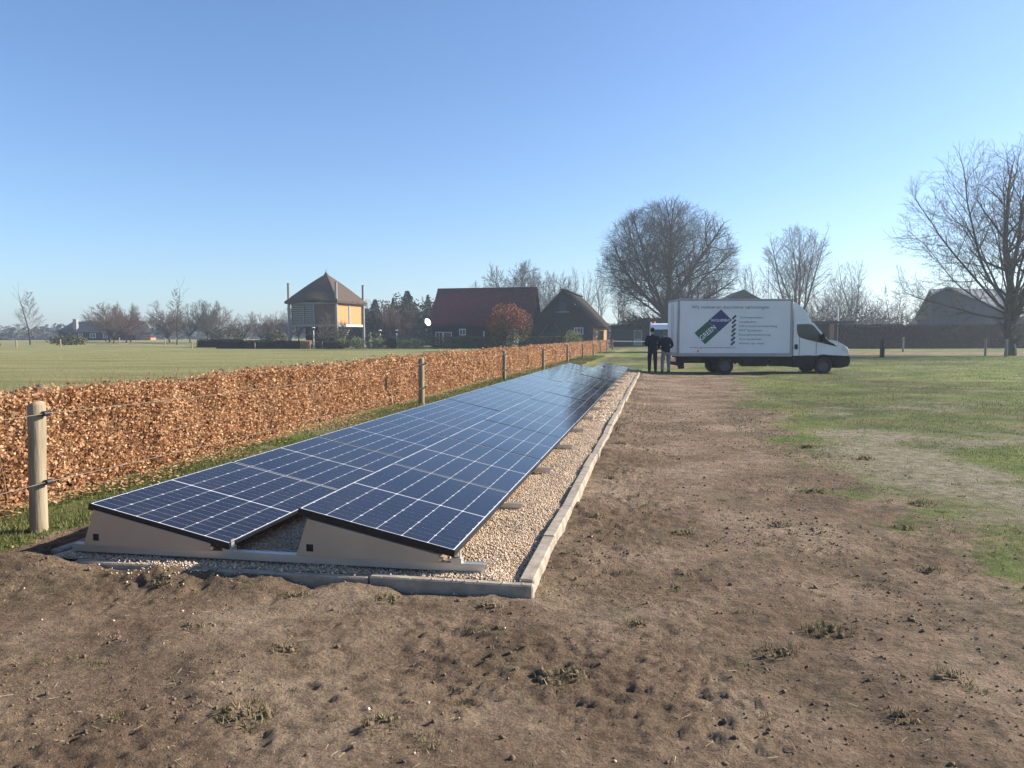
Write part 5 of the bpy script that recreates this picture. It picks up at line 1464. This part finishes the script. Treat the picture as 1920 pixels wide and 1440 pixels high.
place_tree('bare_tree', cn, 'lone bare tree with a pointed conical crown left of the far farmhouse', T0(-112.5, 121.5), 0, .98)
sl = mk('slender', 52, dict(conical(4, 9.6, 2.2, .13)), M_TWIGP, 1)
place_tree('bare_tree', sl, 'slender sparse bare tree right of the earth mound', T0(-80.5, 118.0), 0, 1.0)
place_tree('bare_tree', rd3, 'wide low reddish bare tree right beside the earth mound', T0(-92.5, 118), 0, (1.10, 1.10, .98))
place_tree('bare_tree', rd2, 'dim bare tree directly in front of the far farmhouse roof', T0(-118, 149), .7, (1.25, 1.25, 1.02))
place_tree('bare_tree', rd3, 'faded reddish bare tree over the middle of the far farmhouse', T0(-108.5, 142), 1.9, (1.15, 1.15, 1.1))
place_tree('bare_tree', rd2, 'pale bare tree right of the far farmhouse', T0(-104, 150), 2.6, (1.15, 1.15, 1.08))
place_tree('bare_tree', rd2, 'pair-like bare tree left of the slender sparse tree', T0(-97, 147), 3.6, (1.0, 1.0, .98))
place_tree('bare_tree', rd1, 'rounded bare tree with a clear dome left of the tower barn', T0(-90.5, 143), 3.0, (.46, .46, .56))
place_tree('bare_tree', rd2, 'small spreading bare tree above the left end of the brown hedge', T0(-85.5, 139), 4.4, (.85, .85, .85))
place_tree('bare_tree', rd2, 'low bare tree above the middle of the brown hedge', T0(-78.5, 136), 5.1, (.8, .8, .75))
place_tree('bare_tree', rd3, 'dusky low bare tree above the brown hedge, nearer the tower barn', T0(-73.0, 137), 5.6, (.72, .72, .72))
place_tree('bare_tree', rd1, 'grey bare tree partly hidden by the left post of the tower barn', T0(-67.5, 137), .9, (.42, .42, .52))
gt = mk('garden', 61, roundtree(12, 5.2, 2.5, .08, 9, (2, 2, 1), .22), M_TWIGP)
for i, (x_, y_, m_, s_, lab) in enumerate(((-126, 158, rd2, .95, 'hazy bare tree at the left end of the far farmhouse roof'), (-113.5, 150, rd3, 1.05, 'hazy reddish tree over the right half of the farmhouse'), (-99.5, 143, rd3, .95, 'dusky bare tree between the mound tree and the slender one'),
        (-93.5, 150, rd2, 1.05, 'hazy bare tree directly behind the slender sparse tree'), (-82.5, 150, rd3, .85, 'faint bare tree between the domed tree and the spreading one'), (-76.0, 150, rd2, .9, 'faint bare tree over the right half of the brown hedge'), (-69.5, 146, rd3, .85, 'dim bushy bare tree close left of the tower barn posts'))):
    place_tree('bare_tree', m_, lab, T0(x_, y_), i * 1.37, (s_ * 1.15, s_ * 1.15, s_))
place_tree('garden_tree', gt, 'small tan bare garden tree in front of the tower barn', T0(-45.6, 101.6), 0, (1.05, 1.05, 1.0), 'garden trees')
place_tree('garden_tree', gt, 'small spreading bare tree between the disc and the lanterns', T0(-34.6, 104.5), 1.5, (1.25, 1.0, .72), 'garden trees')
# poplars behind the barn
pp = mk('poplar', 71, upright(9, 16.5, 1.8, 3, .05, .14, 1), M_TWIGP)
for i, (x_, y_, s_, lab) in enumerate(((-19.5, 178, 1.0, 'hazy upright poplar right behind the apex of the thatched barn'), (-16.2, 180, .96, 'second hazy poplar to the right of the thatched barn apex'), (-13.4, 182, 1.0, 'hazy poplar half way down the thatched barn roof slope'))):
    place_tree('poplar_tree', pp, lab, T0(x_, y_), i * 1.3, s_, 'poplars beyond the barn')

# evergreens
M_NEEDLE = rndmat('conifer_needles', [(0.0, (0.016, 0.024, 0.017)), (0.5, (0.034, 0.046, 0.030)), (1.0, (0.065, 0.075, 0.046))], .9)
def conifer_mesh(seed, H, R_):
    rg = np.random.default_rng(seed); n = 3400
    t = rg.random(n) ** .75; a = rg.random(n) * 2 * pi
    t = np.clip(t + rg.normal(0, .02, n), 0, 1); lay = t + .25 * np.sin(a * 2 + seed)
    rad = R_ * (1.03 - t) * (0.62 + .38 * (1 - ((lay * 9.0) % 1))) * np.sqrt(rg.uniform(.25, 1, n)) * (1 + .34 * np.sin(a * 3 + lay * 40) + .2 * np.sin(a * 5 + lay * 90))
    P = np.stack([np.cos(a) * rad, np.sin(a) * rad, H * (.06 + .94 * t) - rad * .18], -1)
    return leaves_mesh('crown', P, rg.uniform(.35, .75, n) * R_ / 2.6, M_NEEDLE, .5, rg)
cfm = [conifer_mesh(1, 11, 3.2), conifer_mesh(2, 11, 4.4)]
tkm = MB().tube([(0, 0, -.2), (0, 0, 9)], [.22, .05], 7).mesh('trunk', M_BARK)
for i, (px_, y_, h, k, lab) in enumerate(((-57.0, 143, 9.0, 1, 'dark evergreen nearest the right of the tower barn'), (-54.4, 143, 9.8, 1, 'pointed evergreen, first of the two close together'), (-51.4, 145, 10.2, 0, 'pointed evergreen, second of the two close together'),
        (-48.1, 143.5, 11.6, 1, 'tallest dark evergreen left of the house'), (-44.6, 145.4, 10.9, 0, 'narrow evergreen between the tallest one and the red tiled roof'), (-40.0, 146.5, 9.3, 1, 'evergreen top just left of the red tiled ridge'), (-60.0, 146, 8.0, 1, 'low dark evergreen behind the tower barn'), (-47.0, 139, 7.2, 1, 'short evergreen before the tallest one'), (-52.6, 138, 7.0, 1, 'short dark evergreen below the two close together'))):
    t = thing('evergreen_tree', lab, 'tree', (px_, y_, gzf(px_, y_)), i * 1.1, 'evergreens between the tower barn and the house')
    h *= .88; w_ = h / 11 * (.85, 1.0, .72, 1.1, .8, 1.0, 1.1, 1.2, 1.1)[i]; t.scale = (w_, w_ * .9, h / 11); t.rotation_euler = (.02 * (i % 3 - 1), .025 * ((i * 2) % 3 - 1), i * 1.7)
    obj('trunk', tkm, t); obj('crown', cfm[k], t)

# copper ball tree, shrubs and hedges of the garden
M_COPPERT = rndmat('copper_leaves', [(0.0, (0.075, 0.024, 0.014)), (0.5, (0.175, 0.058, 0.028)), (1.0, (0.30, 0.115, 0.05))], .7, .1)
M_OLIVE = rndmat('olive_leaves', [(0.0, (0.030, 0.032, 0.014)), (0.5, (0.062, 0.065, 0.028)), (1.0, (0.12, 0.115, 0.055))], .8, .1)
M_PALELEAF = rndmat('pale_green_leaves', [(0.0, (0.05, 0.07, 0.025)), (0.5, (0.13, 0.16, 0.065)), (1.0, (0.27, 0.29, 0.15))], .7, .1)
M_DARKLEAF = rndmat('dark_green_leaves', [(0.0, (0.010, 0.018, 0.008)), (0.5, (0.024, 0.038, 0.014)), (1.0, (0.05, 0.07, 0.025))], .7, .05)
M_YELLEAF = rndmat('yellow_green_leaves', [(0.0, (0.06, 0.07, 0.015)), (0.5, (0.14, 0.15, 0.035)), (1.0, (0.24, 0.23, 0.07))], .7, .1)
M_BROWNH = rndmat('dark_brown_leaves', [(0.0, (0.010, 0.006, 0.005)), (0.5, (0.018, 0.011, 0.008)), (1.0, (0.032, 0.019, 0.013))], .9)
M_BLOSSOM = rndmat('white_blossom', [(0.0, (0.06, 0.07, 0.03)), (0.6, (0.14, 0.15, 0.09)), (1.0, (0.45, 0.43, 0.37))], .8, .1)
def blob(rg, n, c, r, shell=.5, lump=.22):
    v = rg.normal(0, 1, (n, 3)); v /= np.linalg.norm(v, axis=1, keepdims=True)
    k = (shell + (1 - shell) * rg.random(n)) ** .6
    k *= 1 + lump * (fbm(v[:, 0] * 2 + c[0], v[:, 1] * 2 + v[:, 2] * 1.7, 1.1, 3))
    return np.array(c) + v * k[:, None] * np.array(r)
ct = thing('copper_tree', 'round clipped copper leaved tree in front of the dark house', 'tree', (-15.75, 81.0, gzf(-16, 81)))
rg = np.random.default_rng(15)
P = blob(rg, 7500, (0, 0, 2.85), (2.55, 2.5, 2.15), .45, .2); P = P[P[:, 2] > .3]
tz = (P[:, 2] - .9) / 3.0
isr = rg.random(len(P)) < np.clip(tz * 1.5 - .15, .05, 1)
obj('crown', leaves_mesh('crown', P[isr], rg.uniform(.10, .2, isr.sum()), M_COPPERT, .7, rg), ct)
obj('lower_leaves', leaves_mesh('lower_leaves', P[~isr], rg.uniform(.10, .2, (~isr).sum()), M_OLIVE, .7, rg), ct)
tw = mk('ball', 81, roundtree(14, 5.0, 2.5, .13, 9, (2, 1, 1), .2), M_TWIGR)
obj('trunk', tw[0], ct); obj('branches', tw[1], ct)
def shrub(name, label, loc, r, mat, n, leaf, seed, group=None, cat='shrub', stems_=7):
    rg = np.random.default_rng(seed)
    t = thing(name, label, cat, (loc[0], loc[1], gzf(*loc)), 0, group)
    P = blob(rg, n, (0, 0, r[2] * .92), r, .35, .35); P = P[P[:, 2] > .03]
    obj('leaves', leaves_mesh('leaves', P, rg.uniform(.6, 1.3, len(P)) * leaf, mat, .65, rg), t)
    a = rg.random(stems_) * 2 * pi; P0 = np.zeros((stems_, 3)); P1 = np.stack([np.cos(a) * r[0] * .6, np.sin(a) * r[1] * .6, rg.uniform(1.0, 1.5, stems_) * r[2]], -1)
    V, F = tubes_np(P0, P1, np.full(stems_, .03), np.full(stems_, .012), 4); obj('stems', np_mesh('stems', V, F, M_TWIG), t)
    return t
for i, (x_, y_, r, mt_, lab) in enumerate((
        (-42.6, 99.6, (1.1, .9, .75), M_YELLEAF, 'yellow green shrub at the right end of the green clipped hedge'), (-40.6, 99.9, (1.25, 1, .85), M_PALELEAF, 'pale green rounded shrub, first right of the yellow green one'), (-37.9, 100.4, (1.3, 1, .8), M_PALELEAF, 'pale green rounded shrub below the garden statue'),
        (-36.0, 100.7, (.9, .8, .7), M_BROWNH, 'dark brownish shrub between pale green shrubs'), (-34.4, 101.0, (1.1, .9, .75), M_PALELEAF, 'pale green shrub below the arching branch'), (-32.6, 101.2, (1.2, 1, .75), M_PALELEAF, 'pale green shrub nearest the bright disc pole'),
        (-29.6, 102.0, (1.7, 1.2, .95), M_DARKLEAF, 'wide dark evergreen shrub below the bright disc'), (-26.4, 102.6, (1.5, 1.2, .85), M_DARKLEAF, 'dark evergreen shrub under the white framed house door'), (-28.0, 101.0, (.9, .8, .55), M_OLIVE, 'low olive shrub in front of the dark evergreen shrubs'),
        (-23.7, 102.2, (1.2, 1.1, .9), M_OLIVE, 'rounded olive shrub below the small house window'), (-10.7, 98.0, (1.3, 1.2, 1.25), M_YELLEAF, 'round yellow green bush in front of the thatched barn window'), (-38.8, 101.6, (1.6, 1.2, 1.3), M_OLIVE, 'tall olive bush behind the garden statue'),
        (-46.5, 108.5, (1.5, 1.2, 1.3), M_DARKLEAF, 'dark bush at the foot of the tower barn stairs'), (-15.0, 79.2, (.75, .6, 1.2), M_BLOSSOM, 'shrub with white blossom in front of the copper ball tree'),
        (-102.5, 101.0, (4.0, 2.2, 1.5), M_OLIVE, 'broad dull olive bush at the left edge of the field'), (-95.5, 111.0, (3.4, 2, 1.0), M_OLIVE, 'low dull bush under the lone conical tree'), (-71.0, 118.0, (3.4, 2.0, 1.6), M_OLIVE, 'grey olive thicket behind the brown clipped hedge'), (-62.8, 119.0, (2.2, 1.6, 1.3), M_OLIVE, 'small olive thicket left of the tower barn'))):
    shrub('shrub', lab, (x_, y_), r, mt_, 1000 if i < 14 else 1500, .17 if i < 14 else .26, 100 + i, 'garden and field shrubs')

def clipped_hedge(label, a, b, h, w, mat, n, leaf, seed, name='hedge'):
    rg = np.random.default_rng(seed)
    ax, ay = a; d = Vector((b[0] - a[0], b[1] - a[1], 0)); Ln = d.length; ang = atan2(d.y, d.x)
    t = thing(name, label, 'hedge', (ax, ay, gzf(ax, ay)), ang)
    u = rg.random(n) * Ln; f = rg.random(n)
    dz = np.array([0.0] * n)
    zz = rg.random(n) * h; dp = np.abs(rg.normal(0, .05, n))
    lump = .12 * fbm(u + seed, zz, .9, 3)
    yv = np.where(f < .62, -w / 2 + dp - lump, np.where(f < .85, (rg.random(n) - .5) * w, w / 2 - dp + lump))
    zz = np.where((f >= .62) & (f < .85), h - dp + lump * .8, zz)
    ends = rg.random(n) < .04
    u = np.where(ends, np.where(rg.random(n) < .5, dp, Ln - dp), u)
    base = gz(ax + np.cos(ang) * u, ay + np.sin(ang) * u) - gzf(ax, ay)
    obj('leaves', leaves_mesh('leaves', np.stack([u, yv, zz + base], -1), rg.uniform(.6, 1.3, n) * leaf, mat, .68, rg), t, 'stuff')
    q = MB(); m_ = max(2, int(Ln / 1.0)); vs = []
    for i in range(m_ + 1):
        x_ = .1 + (Ln - .2) * i / m_; g_ = float(gz(ax + cos(ang) * x_, ay + sin(ang) * x_)) - gzf(ax, ay)
        for (yy, z_) in ((-w / 2 + .13, 0), (-w / 2 + .13, h - .16), (w / 2 - .13, h - .16), (w / 2 - .13, 0)): vs.append((x_, yy + rk.uniform(-.03, .03), z_ + g_ + rk.uniform(-.03, .03)))
    q.add(vs, [(i * 4 + k, i * 4 + (k + 1) % 4, i * 4 + 4 + (k + 1) % 4, i * 4 + 4 + k) for i in range(m_) for k in range(4)] + [(0, 1, 2, 3), (m_ * 4 + 3, m_ * 4 + 2, m_ * 4 + 1, m_ * 4)])
    q.build('twig_core', M_TWIGCORE if mat is M_COPPER else M_CORE_B if mat is M_BROWNH else M_CORE_G, t)
    return t
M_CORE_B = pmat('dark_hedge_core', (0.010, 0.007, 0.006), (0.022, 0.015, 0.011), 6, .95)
M_CORE_G = pmat('hedge_core', (0.012, 0.018, 0.009), (0.03, 0.036, 0.018), 6, .95)
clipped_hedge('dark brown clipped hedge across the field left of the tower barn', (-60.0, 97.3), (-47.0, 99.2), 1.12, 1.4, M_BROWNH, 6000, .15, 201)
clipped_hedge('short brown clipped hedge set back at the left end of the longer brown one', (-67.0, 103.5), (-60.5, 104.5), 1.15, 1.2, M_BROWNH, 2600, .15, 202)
clipped_hedge('copper leaved hedge end piece at the right end of the dark brown hedge', (-47.9, 97.9), (-46.5, 98.1), 1.15, 1.1, M_COPPER, 900, .14, 203)
clipped_hedge('dark green clipped hedge in front of the tower barn', (-46.3, 99.0), (-42.6, 99.6), 1.0, 1.2, M_DARKLEAF, 2600, .14, 204)
clipped_hedge('long dark green hedge below the dark house', (-27.5, 100.2), (-11.2, 103.0), 1.55, 1.6, M_DARKLEAF, 7500, .18, 205)
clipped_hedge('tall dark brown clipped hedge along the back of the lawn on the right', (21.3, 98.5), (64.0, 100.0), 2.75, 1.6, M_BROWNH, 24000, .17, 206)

# woods: far off and behind, too dense to count
M_WOODLEAF = rndmat('wood_twig_mass', [(0.0, (0.030, 0.026, 0.022)), (0.5, (0.055, 0.046, 0.038)), (1.0, (0.085, 0.072, 0.056))], .95)
wst = [roundtree(20 + i, 12.5, 4.6, .16, 6, (2, 1, 1)) for i in range(3)]
wt = []
for i in range(3):
    rgw = random.Random(90 + i); S_l = []
    for (p, d, L_, r) in wst[i]['stems']: grow(rgw, p, _norm(d), L_, r, 0, wst[i], S_l)
    wt.append(segs_arrays(S_l)); NSEG['wood%d' % i] = len(S_l)
def wood(name, label, spots, mat, under=None, seed=0):
    rg = np.random.default_rng(seed); Vs, Fs, off = [], [], 0
    for i, (x_, y_, s_) in enumerate(spots):
        P, Q, A, B, Lv = wt[i % 3]
        a = rg.random() * 6.28; R_ = np.array([[cos(a), -sin(a), 0], [sin(a), cos(a), 0], [0, 0, 1]]) * s_
        k = rg.random(len(P)) < .68
        o_ = np.array([x_, y_, gzf(x_, y_)])
        V, F = twig_arrays((P @ R_.T + o_)[k], (Q @ R_.T + o_)[k], A[k] * 1.6, B[k] * 1.6, Lv[k] == 3); Vs.append(V); Fs.append(F + off); off += len(V)
    tag(obj(name, np_mesh(name, np.concatenate(Vs), np.concatenate(Fs), mat)), label, 'woods', kind='stuff')
rg = np.random.default_rng(77)
spots = [(x_, y_, s_) for x_, y_, s_ in zip(rg.uniform(16, 64, 34), rg.uniform(146, 176, 34), rg.uniform(.65, 1.05, 34))]
wood('bare_woods', 'brownish bare woods beyond the carport and grey barn', spots, M_TWIG, seed=1)
spots = [(x_, y_, s_) for x_, y_, s_ in zip(rg.uniform(-63, -34, 17), rg.uniform(136, 158, 17), rg.uniform(.5, .82, 17))] + [(x_, y_, s_) for x_, y_, s_ in zip(rg.uniform(-12, 18, 8), rg.uniform(165, 185, 8), rg.uniform(.4, .62, 8))]
wood('bare_woods', 'bare woods behind the evergreens and around the red roofed house', spots, M_TWIG, seed=2)
def thicket(name, label, boxes, n, leaf, mat, seed):
    rg = np.random.default_rng(seed); PPs = []
    for (xa_, ya_, xb_, yb_, h, d) in boxes:
        t = rg.random(n); x_ = xa_ + (xb_ - xa_) * t + rg.normal(0, .5, n); y_ = ya_ + (yb_ - ya_) * t + rg.uniform(-d, d, n)
        hh = h * (.62 + .55 * fbm(x_, y_, 5.0 / max(8.0, abs(xb_ - xa_) * .35), 3)); z_ = gz(x_, y_) + rg.random(n) * np.maximum(hh, .4)
        PPs.append(np.stack([x_, y_, z_], -1))
    P = np.concatenate(PPs)
    tag(obj(name, leaves_mesh(name, P, rg.uniform(.6, 1.4, len(P)) * leaf, mat, .6, rg)), label, 'woods', kind='stuff')
thicket('undergrowth', 'dim brown undergrowth below the bare woods on the right', [(20, 140, 66, 150, 6.5, 6)], 9000, .42, M_WOODLEAF, 3)
thicket('undergrowth', 'dim undergrowth between the buildings behind the garden', [(-64, 138, -34, 146, 7.0, 4), (-12, 150, 20, 158, 5.0, 4)], 5000, .40, M_WOODLEAF, 4)
def crowns(name, label, cs, n, leaf, mat, seed):
    rg = np.random.default_rng(seed); PPs = []
    for (x_, y_, rx_, h) in cs:
        P = blob(rg, n, (0, 0, h * .5), (rx_, rx_, h * .5), .5, .35); P = P[P[:, 2] > .1]; PPs.append(P + np.array([x_, y_, gzf(x_, y_)]))
    P = np.concatenate(PPs)
    tag(obj(name, leaves_mesh(name, P, rg.uniform(.6, 1.4, len(P)) * leaf, mat, .6, rg)), label, 'woods', kind='stuff')
rg = np.random.default_rng(63)
crowns('evergreen_mass', 'dark mass of evergreens between the tower barn and the red roofed house', [(x_, 138 + rg.uniform(-2, 3), rg.uniform(1.8, 2.8), h * rg.uniform(.92, 1.1)) for x_, h in zip(np.linspace(-62, -33, 17), [6.5, 7.4, 7.2, 7.8, 8.0, 7.6, 8.4, 8.2, 8.6, 8.8, 8.2, 8.9, 8.4, 8.0, 8.6, 8.2, 8.6])], 700, .42, M_NEEDLE, 6)
M_FARWOOD = rndmat('far_wood', [(0.0, (0.05, 0.055, 0.05)), (1.0, (0.10, 0.10, 0.085))], 1.0)
thicket('treeline', 'faint blue line of far woods along the left horizon', [(-420, 260, -250, 330, 9, 14), (-250, 330, -60, 370, 10, 14), (-60, 300, 90, 320, 9, 12), (90, 300, 240, 280, 10, 12)], 7000, 2.0, M_FARWOOD, 5)

# ================================================================== grass, clods, straw
M_GRASS = rndmat('lawn_blades', [(0.0, (0.068, 0.082, 0.021)), (0.4, (0.112, 0.128, 0.036)), (0.7, (0.175, 0.160, 0.064)), (1.0, (0.30, 0.245, 0.13))], .7, .25)
M_FIELDG = rndmat('field_blades', [(0.0, (0.14, 0.155, 0.042)), (0.5, (0.225, 0.222, 0.08)), (1.0, (0.36, 0.31, 0.14))], .7, .25)
rg = np.random.default_rng(31)
def sow(n, xa_, xb_, ya_, yb_, keep, hmin, hmax):
    x_ = rg.uniform(xa_, xb_, n); y_ = rg.uniform(ya_, yb_, n)
    p = keep(x_, y_); k = rg.random(n) < p
    x_, y_ = x_[k], y_[k]
    return np.stack([x_, y_, ground_at(x_, y_) - .006], -1), rg.uniform(hmin, hmax, k.sum())
def turf_keep(x_, y_): return np.clip(1 - dirt_mask(x_, y_) * 1.25, 0, 1) * (1 - .9 * pale_mask(x_, y_)) * ss(-.35, .25, fbm(x_, y_, 1.2, 3) + .25)
A = [sow(26000, -5.6, -3.9, 2.2, 8.5, lambda a, b: turf_keep(a, b) * .8 + .2 * (1 - dirt_mask(a, b)), .02, .06), sow(30000, -5.7, -4.05, 8.5, 22, turf_keep, .02, .06), sow(26000, -5.7, -4.05, 22, 60, turf_keep, .05, .11)]
B = [sow(60000, 1.2, 6.5, 3.5, 12, turf_keep, .012, .035), sow(70000, 1.2, 14, 12, 28, turf_keep, .02, .05), sow(40000, 2, 30, 28, 62, turf_keep, .03, .08)]
P = np.concatenate([a[0] for a in A + B]); Hh = np.concatenate([a[1] for a in A + B])
col = np.clip(.42 + .55 * fbm(P[:, 0], P[:, 1], .5, 3) + rg.normal(0, .2, len(P)), 0, 1)
tag(obj('grass', blades_mesh('grass', P, Hh, M_GRASS, rg, col, .9, .14)), 'short green grass at the hedge foot and on the lawn', 'grass', kind='stuff')
C = [sow(26000, -16, -6.2, 4, 22, lambda a, b: a * 0 + 1, .02, .05), sow(34000, -60, -6.2, 22, 90, lambda a, b: a * 0 + 1, .03, .07)]
P = np.concatenate([a[0] for a in C]); Hh = np.concatenate([a[1] for a in C])
col = np.clip(.45 + .5 * fbm(P[:, 0], P[:, 1], .12, 3) + rg.normal(0, .2, len(P)), 0, 1)
tag(obj('field_grass', blades_mesh('field_grass', P, Hh, M_FIELDG, rg, col, .9, .14)), 'yellowish grass of the field beyond the copper hedge', 'grass', kind='stuff')
# tufts left standing in the bare soil
TUFT = [(-1.60, 2.72, .10), (-1.05, 2.75, .07), (-.42, 3.3, .10), (-1.75, 3.35, .06), (.85, 4.05, .10), (.55, 3.7, .08), (1.25, 3.55, .07), (.95, 3.15, .06), (-2.35, 3.5, .05), (-2.9, 4.05, .06), (1.7, 3.05, .06), (1.95, 2.75, .06), (0.2, 5.9, .07), (.95, 6.3, .07), (1.45, 7.6, .09), (1.9, 6.4, .08), (-.1, 4.0, .05), (-2.05, 4.05, .06), (-1.5, 4.08, .07), (-.9, 4.05, .06), (-.55, 5.1, .06), (-.5, 6.2, .07), (-.52, 8.1, .07), (-.5, 10.5, .08), (2.3, 7.3, .1), (2.5, 9.9, .1), (2.0, 10.8, .1), (1.7, 5.2, .07), (2.1, 4.6, .07), (2.6, 4.3, .07)]
Ps, Hs = [], []
for (x_, y_, r) in TUFT + [(rg.uniform(-3, 3), rg.uniform(2.2, 9), rg.uniform(.02, .05)) for _ in range(110)]:
    if BED[0] - .1 < x_ < BED[1] + .2 and y_ > BED[2] - .2: continue
    n = int(1500 * r + 10)
    a = rg.random(n) * 6.28; d = r * np.sqrt(rg.random(n))
    xx, yy = x_ + np.cos(a) * d * 1.3, y_ + np.sin(a) * d
    Ps.append(np.stack([xx, yy, ground_at(xx, yy) + .35 * np.maximum(0, r - d) * (r > .05)], -1)); Hs.append(rg.uniform(.25, 1.0, n) * (r * .32 + .012))
P = np.concatenate(Ps); Hh = np.concatenate(Hs)
M_TUFT = rndmat('dry_tuft_blades', [(0.0, (0.055, 0.060, 0.020)), (0.4, (0.13, 0.12, 0.045)), (0.7, (0.25, 0.20, 0.10)), (1.0, (0.42, 0.35, 0.20))], .8, .2)
tag(obj('tufts', blades_mesh('tufts', P, Hh, M_TUFT, rg, np.clip(rg.normal(.45, .25, len(P)), 0, 1), 1.0, .10)), 'scattered dry grass tufts left in the bare soil', 'grass tufts', kind='stuff')
# sods: rounded lumps below the larger tufts, and crumbs of soil everywhere
M_CLOD = pmat('soil_clods', (0.12, 0.083, 0.055), (0.21, 0.152, 0.104), 25, 1.0, bs=.8, bd=.01, bscale=90)
n = 22000
x_ = np.concatenate([rg.uniform(-4.4, 3.4, 14000), rg.uniform(-.6, 2.6, 8000)]); y_ = np.concatenate([1.9 + 4.6 * rg.random(14000) ** 1.3, rg.uniform(4.2, 16, 8000)])
cl_ = fbm(x_, y_, 1.1, 3) + .6 * fbm(x_, y_, 4, 2)
k = (rg.random(n) < dirt_mask(x_, y_) * ss(-.25, .45, cl_) + .12) & ~((x_ > BED[0] - .03) & (x_ < BED[1] + .08) & (y_ > BED[2] - .1))
x_, y_ = x_[k], y_[k]; n = len(x_)
s_ = .0031 * np.exp(rg.normal(0, .50, n)) * (1 + y_ * .05); s_ = np.minimum(s_, .014)
V, F = scatter(ICO_V, ICO_F, np.stack([x_, y_, ground_at(x_, y_) + s_ * .25], -1), np.stack([s_ * rg.uniform(.8, 1.5, n), s_ * rg.uniform(.8, 1.3, n), s_ * rg.uniform(.6, 1, n)], -1), rot_mats(n, rg), .16, rg)
for (xx, yy, r) in TUFT:      # each larger tuft sits on a little heap of sods
    if r < .05: continue
    m_ = 9; aa = rg.random(m_) * 6.28; dd = r * np.sqrt(rg.random(m_)); px_ = xx + np.cos(aa) * dd; py_ = yy + np.sin(aa) * dd * .8; q_ = r * rg.uniform(.08, .22, m_)
    V2, F2 = scatter(ICO_V, ICO_F, np.stack([px_, py_, ground_at(px_, py_) + .30 * np.maximum(0, r - dd)], -1), np.stack([q_ * 1.2, q_, q_ * .8], -1), rot_mats(m_, rg), .2, rg)
    F = np.concatenate([F, F2 + len(V)]); V = np.concatenate([V, V2])
tag(obj('soil_clods', np_mesh('soil_clods', V, F, M_CLOD)), 'loose brown crumbs and sods lying on the bare soil', 'soil', kind='stuff')
# bits of straw and pale stones
n = 1500
x_ = rg.uniform(-4.2, 3.2, n); y_ = 2.0 + 9 * rg.random(n) ** 1.6
k = ~((x_ > BED[0]) & (x_ < BED[1] + .1) & (y_ > BED[2] - .12)); x_, y_ = x_[k], y_[k]; n = len(x_)
a = rg.random(n) * 6.28; ln = rg.uniform(.012, .055, n); P0 = np.stack([x_, y_, ground_at(x_, y_) + .006], -1)
x2, y2 = x_ + np.cos(a) * ln, y_ + np.sin(a) * ln
P1 = np.stack([x2, y2, np.maximum(ground_at(x2, y2), P0[:, 2] - .01) + rg.uniform(.003, .014, n)], -1)
V, F = tubes_np(P0, P1, np.full(n, .0012), np.full(n, .0008), 3)
M_STRAW = rndmat('straw', [(0, (.30, .23, .13)), (1, (.52, .43, .27))], .8)
tag(obj('straw', np_mesh('straw', V, F, M_STRAW, rnd=np.repeat(rg.random(n), 3))), 'bits of pale straw strewn over the soil', 'straw', kind='stuff')
n = 170
x_ = rg.uniform(-4.2, 3.6, n); y_ = 2.0 + 10 * rg.random(n) ** 1.5; k = ~((x_ > BED[0]) & (x_ < BED[1] + .05) & (y_ > BED[2] - .1)); x_, y_ = x_[k], y_[k]; n = len(x_)
s_ = rg.uniform(.003, .008, n)
V, F = scatter(ICO_V, ICO_F, np.stack([x_, y_, ground_at(x_, y_) + s_ * .3], -1), np.stack([s_ * 1.2, s_, s_ * .7], -1), rot_mats(n, rg), .15, rg)
tag(obj('stones', np_mesh('stones', V, F, M_PEBBLE, rnd=np.repeat(rg.uniform(.5, 1, n), 20))), 'small pale stones scattered on the soil', 'stones', kind='stuff')

# ================================================================== air
mt = bpy.data.materials.new('haze_air'); mt.use_nodes = True; nt = mt.node_tree; nt.nodes.clear()
pv = nt.nodes.new('ShaderNodeVolumePrincipled'); out = nt.nodes.new('ShaderNodeOutputMaterial')
pv.inputs['Color'].default_value = (0.80, 0.90, 1.0, 1); pv.inputs['Density'].default_value = 0.0007; pv.inputs['Anisotropy'].default_value = 0.35
nt.links.new(pv.outputs[0], out.inputs['Volume'])
MB().cbox((-720, -720, -4.0), (720, 720, 26.0)).build('haze', mt, kind='stuff')
print('NSEG', NSEG, 'tris', sum(sum(len(p.vertices) - 2 for p in me.polygons) if len(me.polygons) < 2000 else len(me.loops) - 2 * len(me.polygons) for me in bpy.data.meshes))
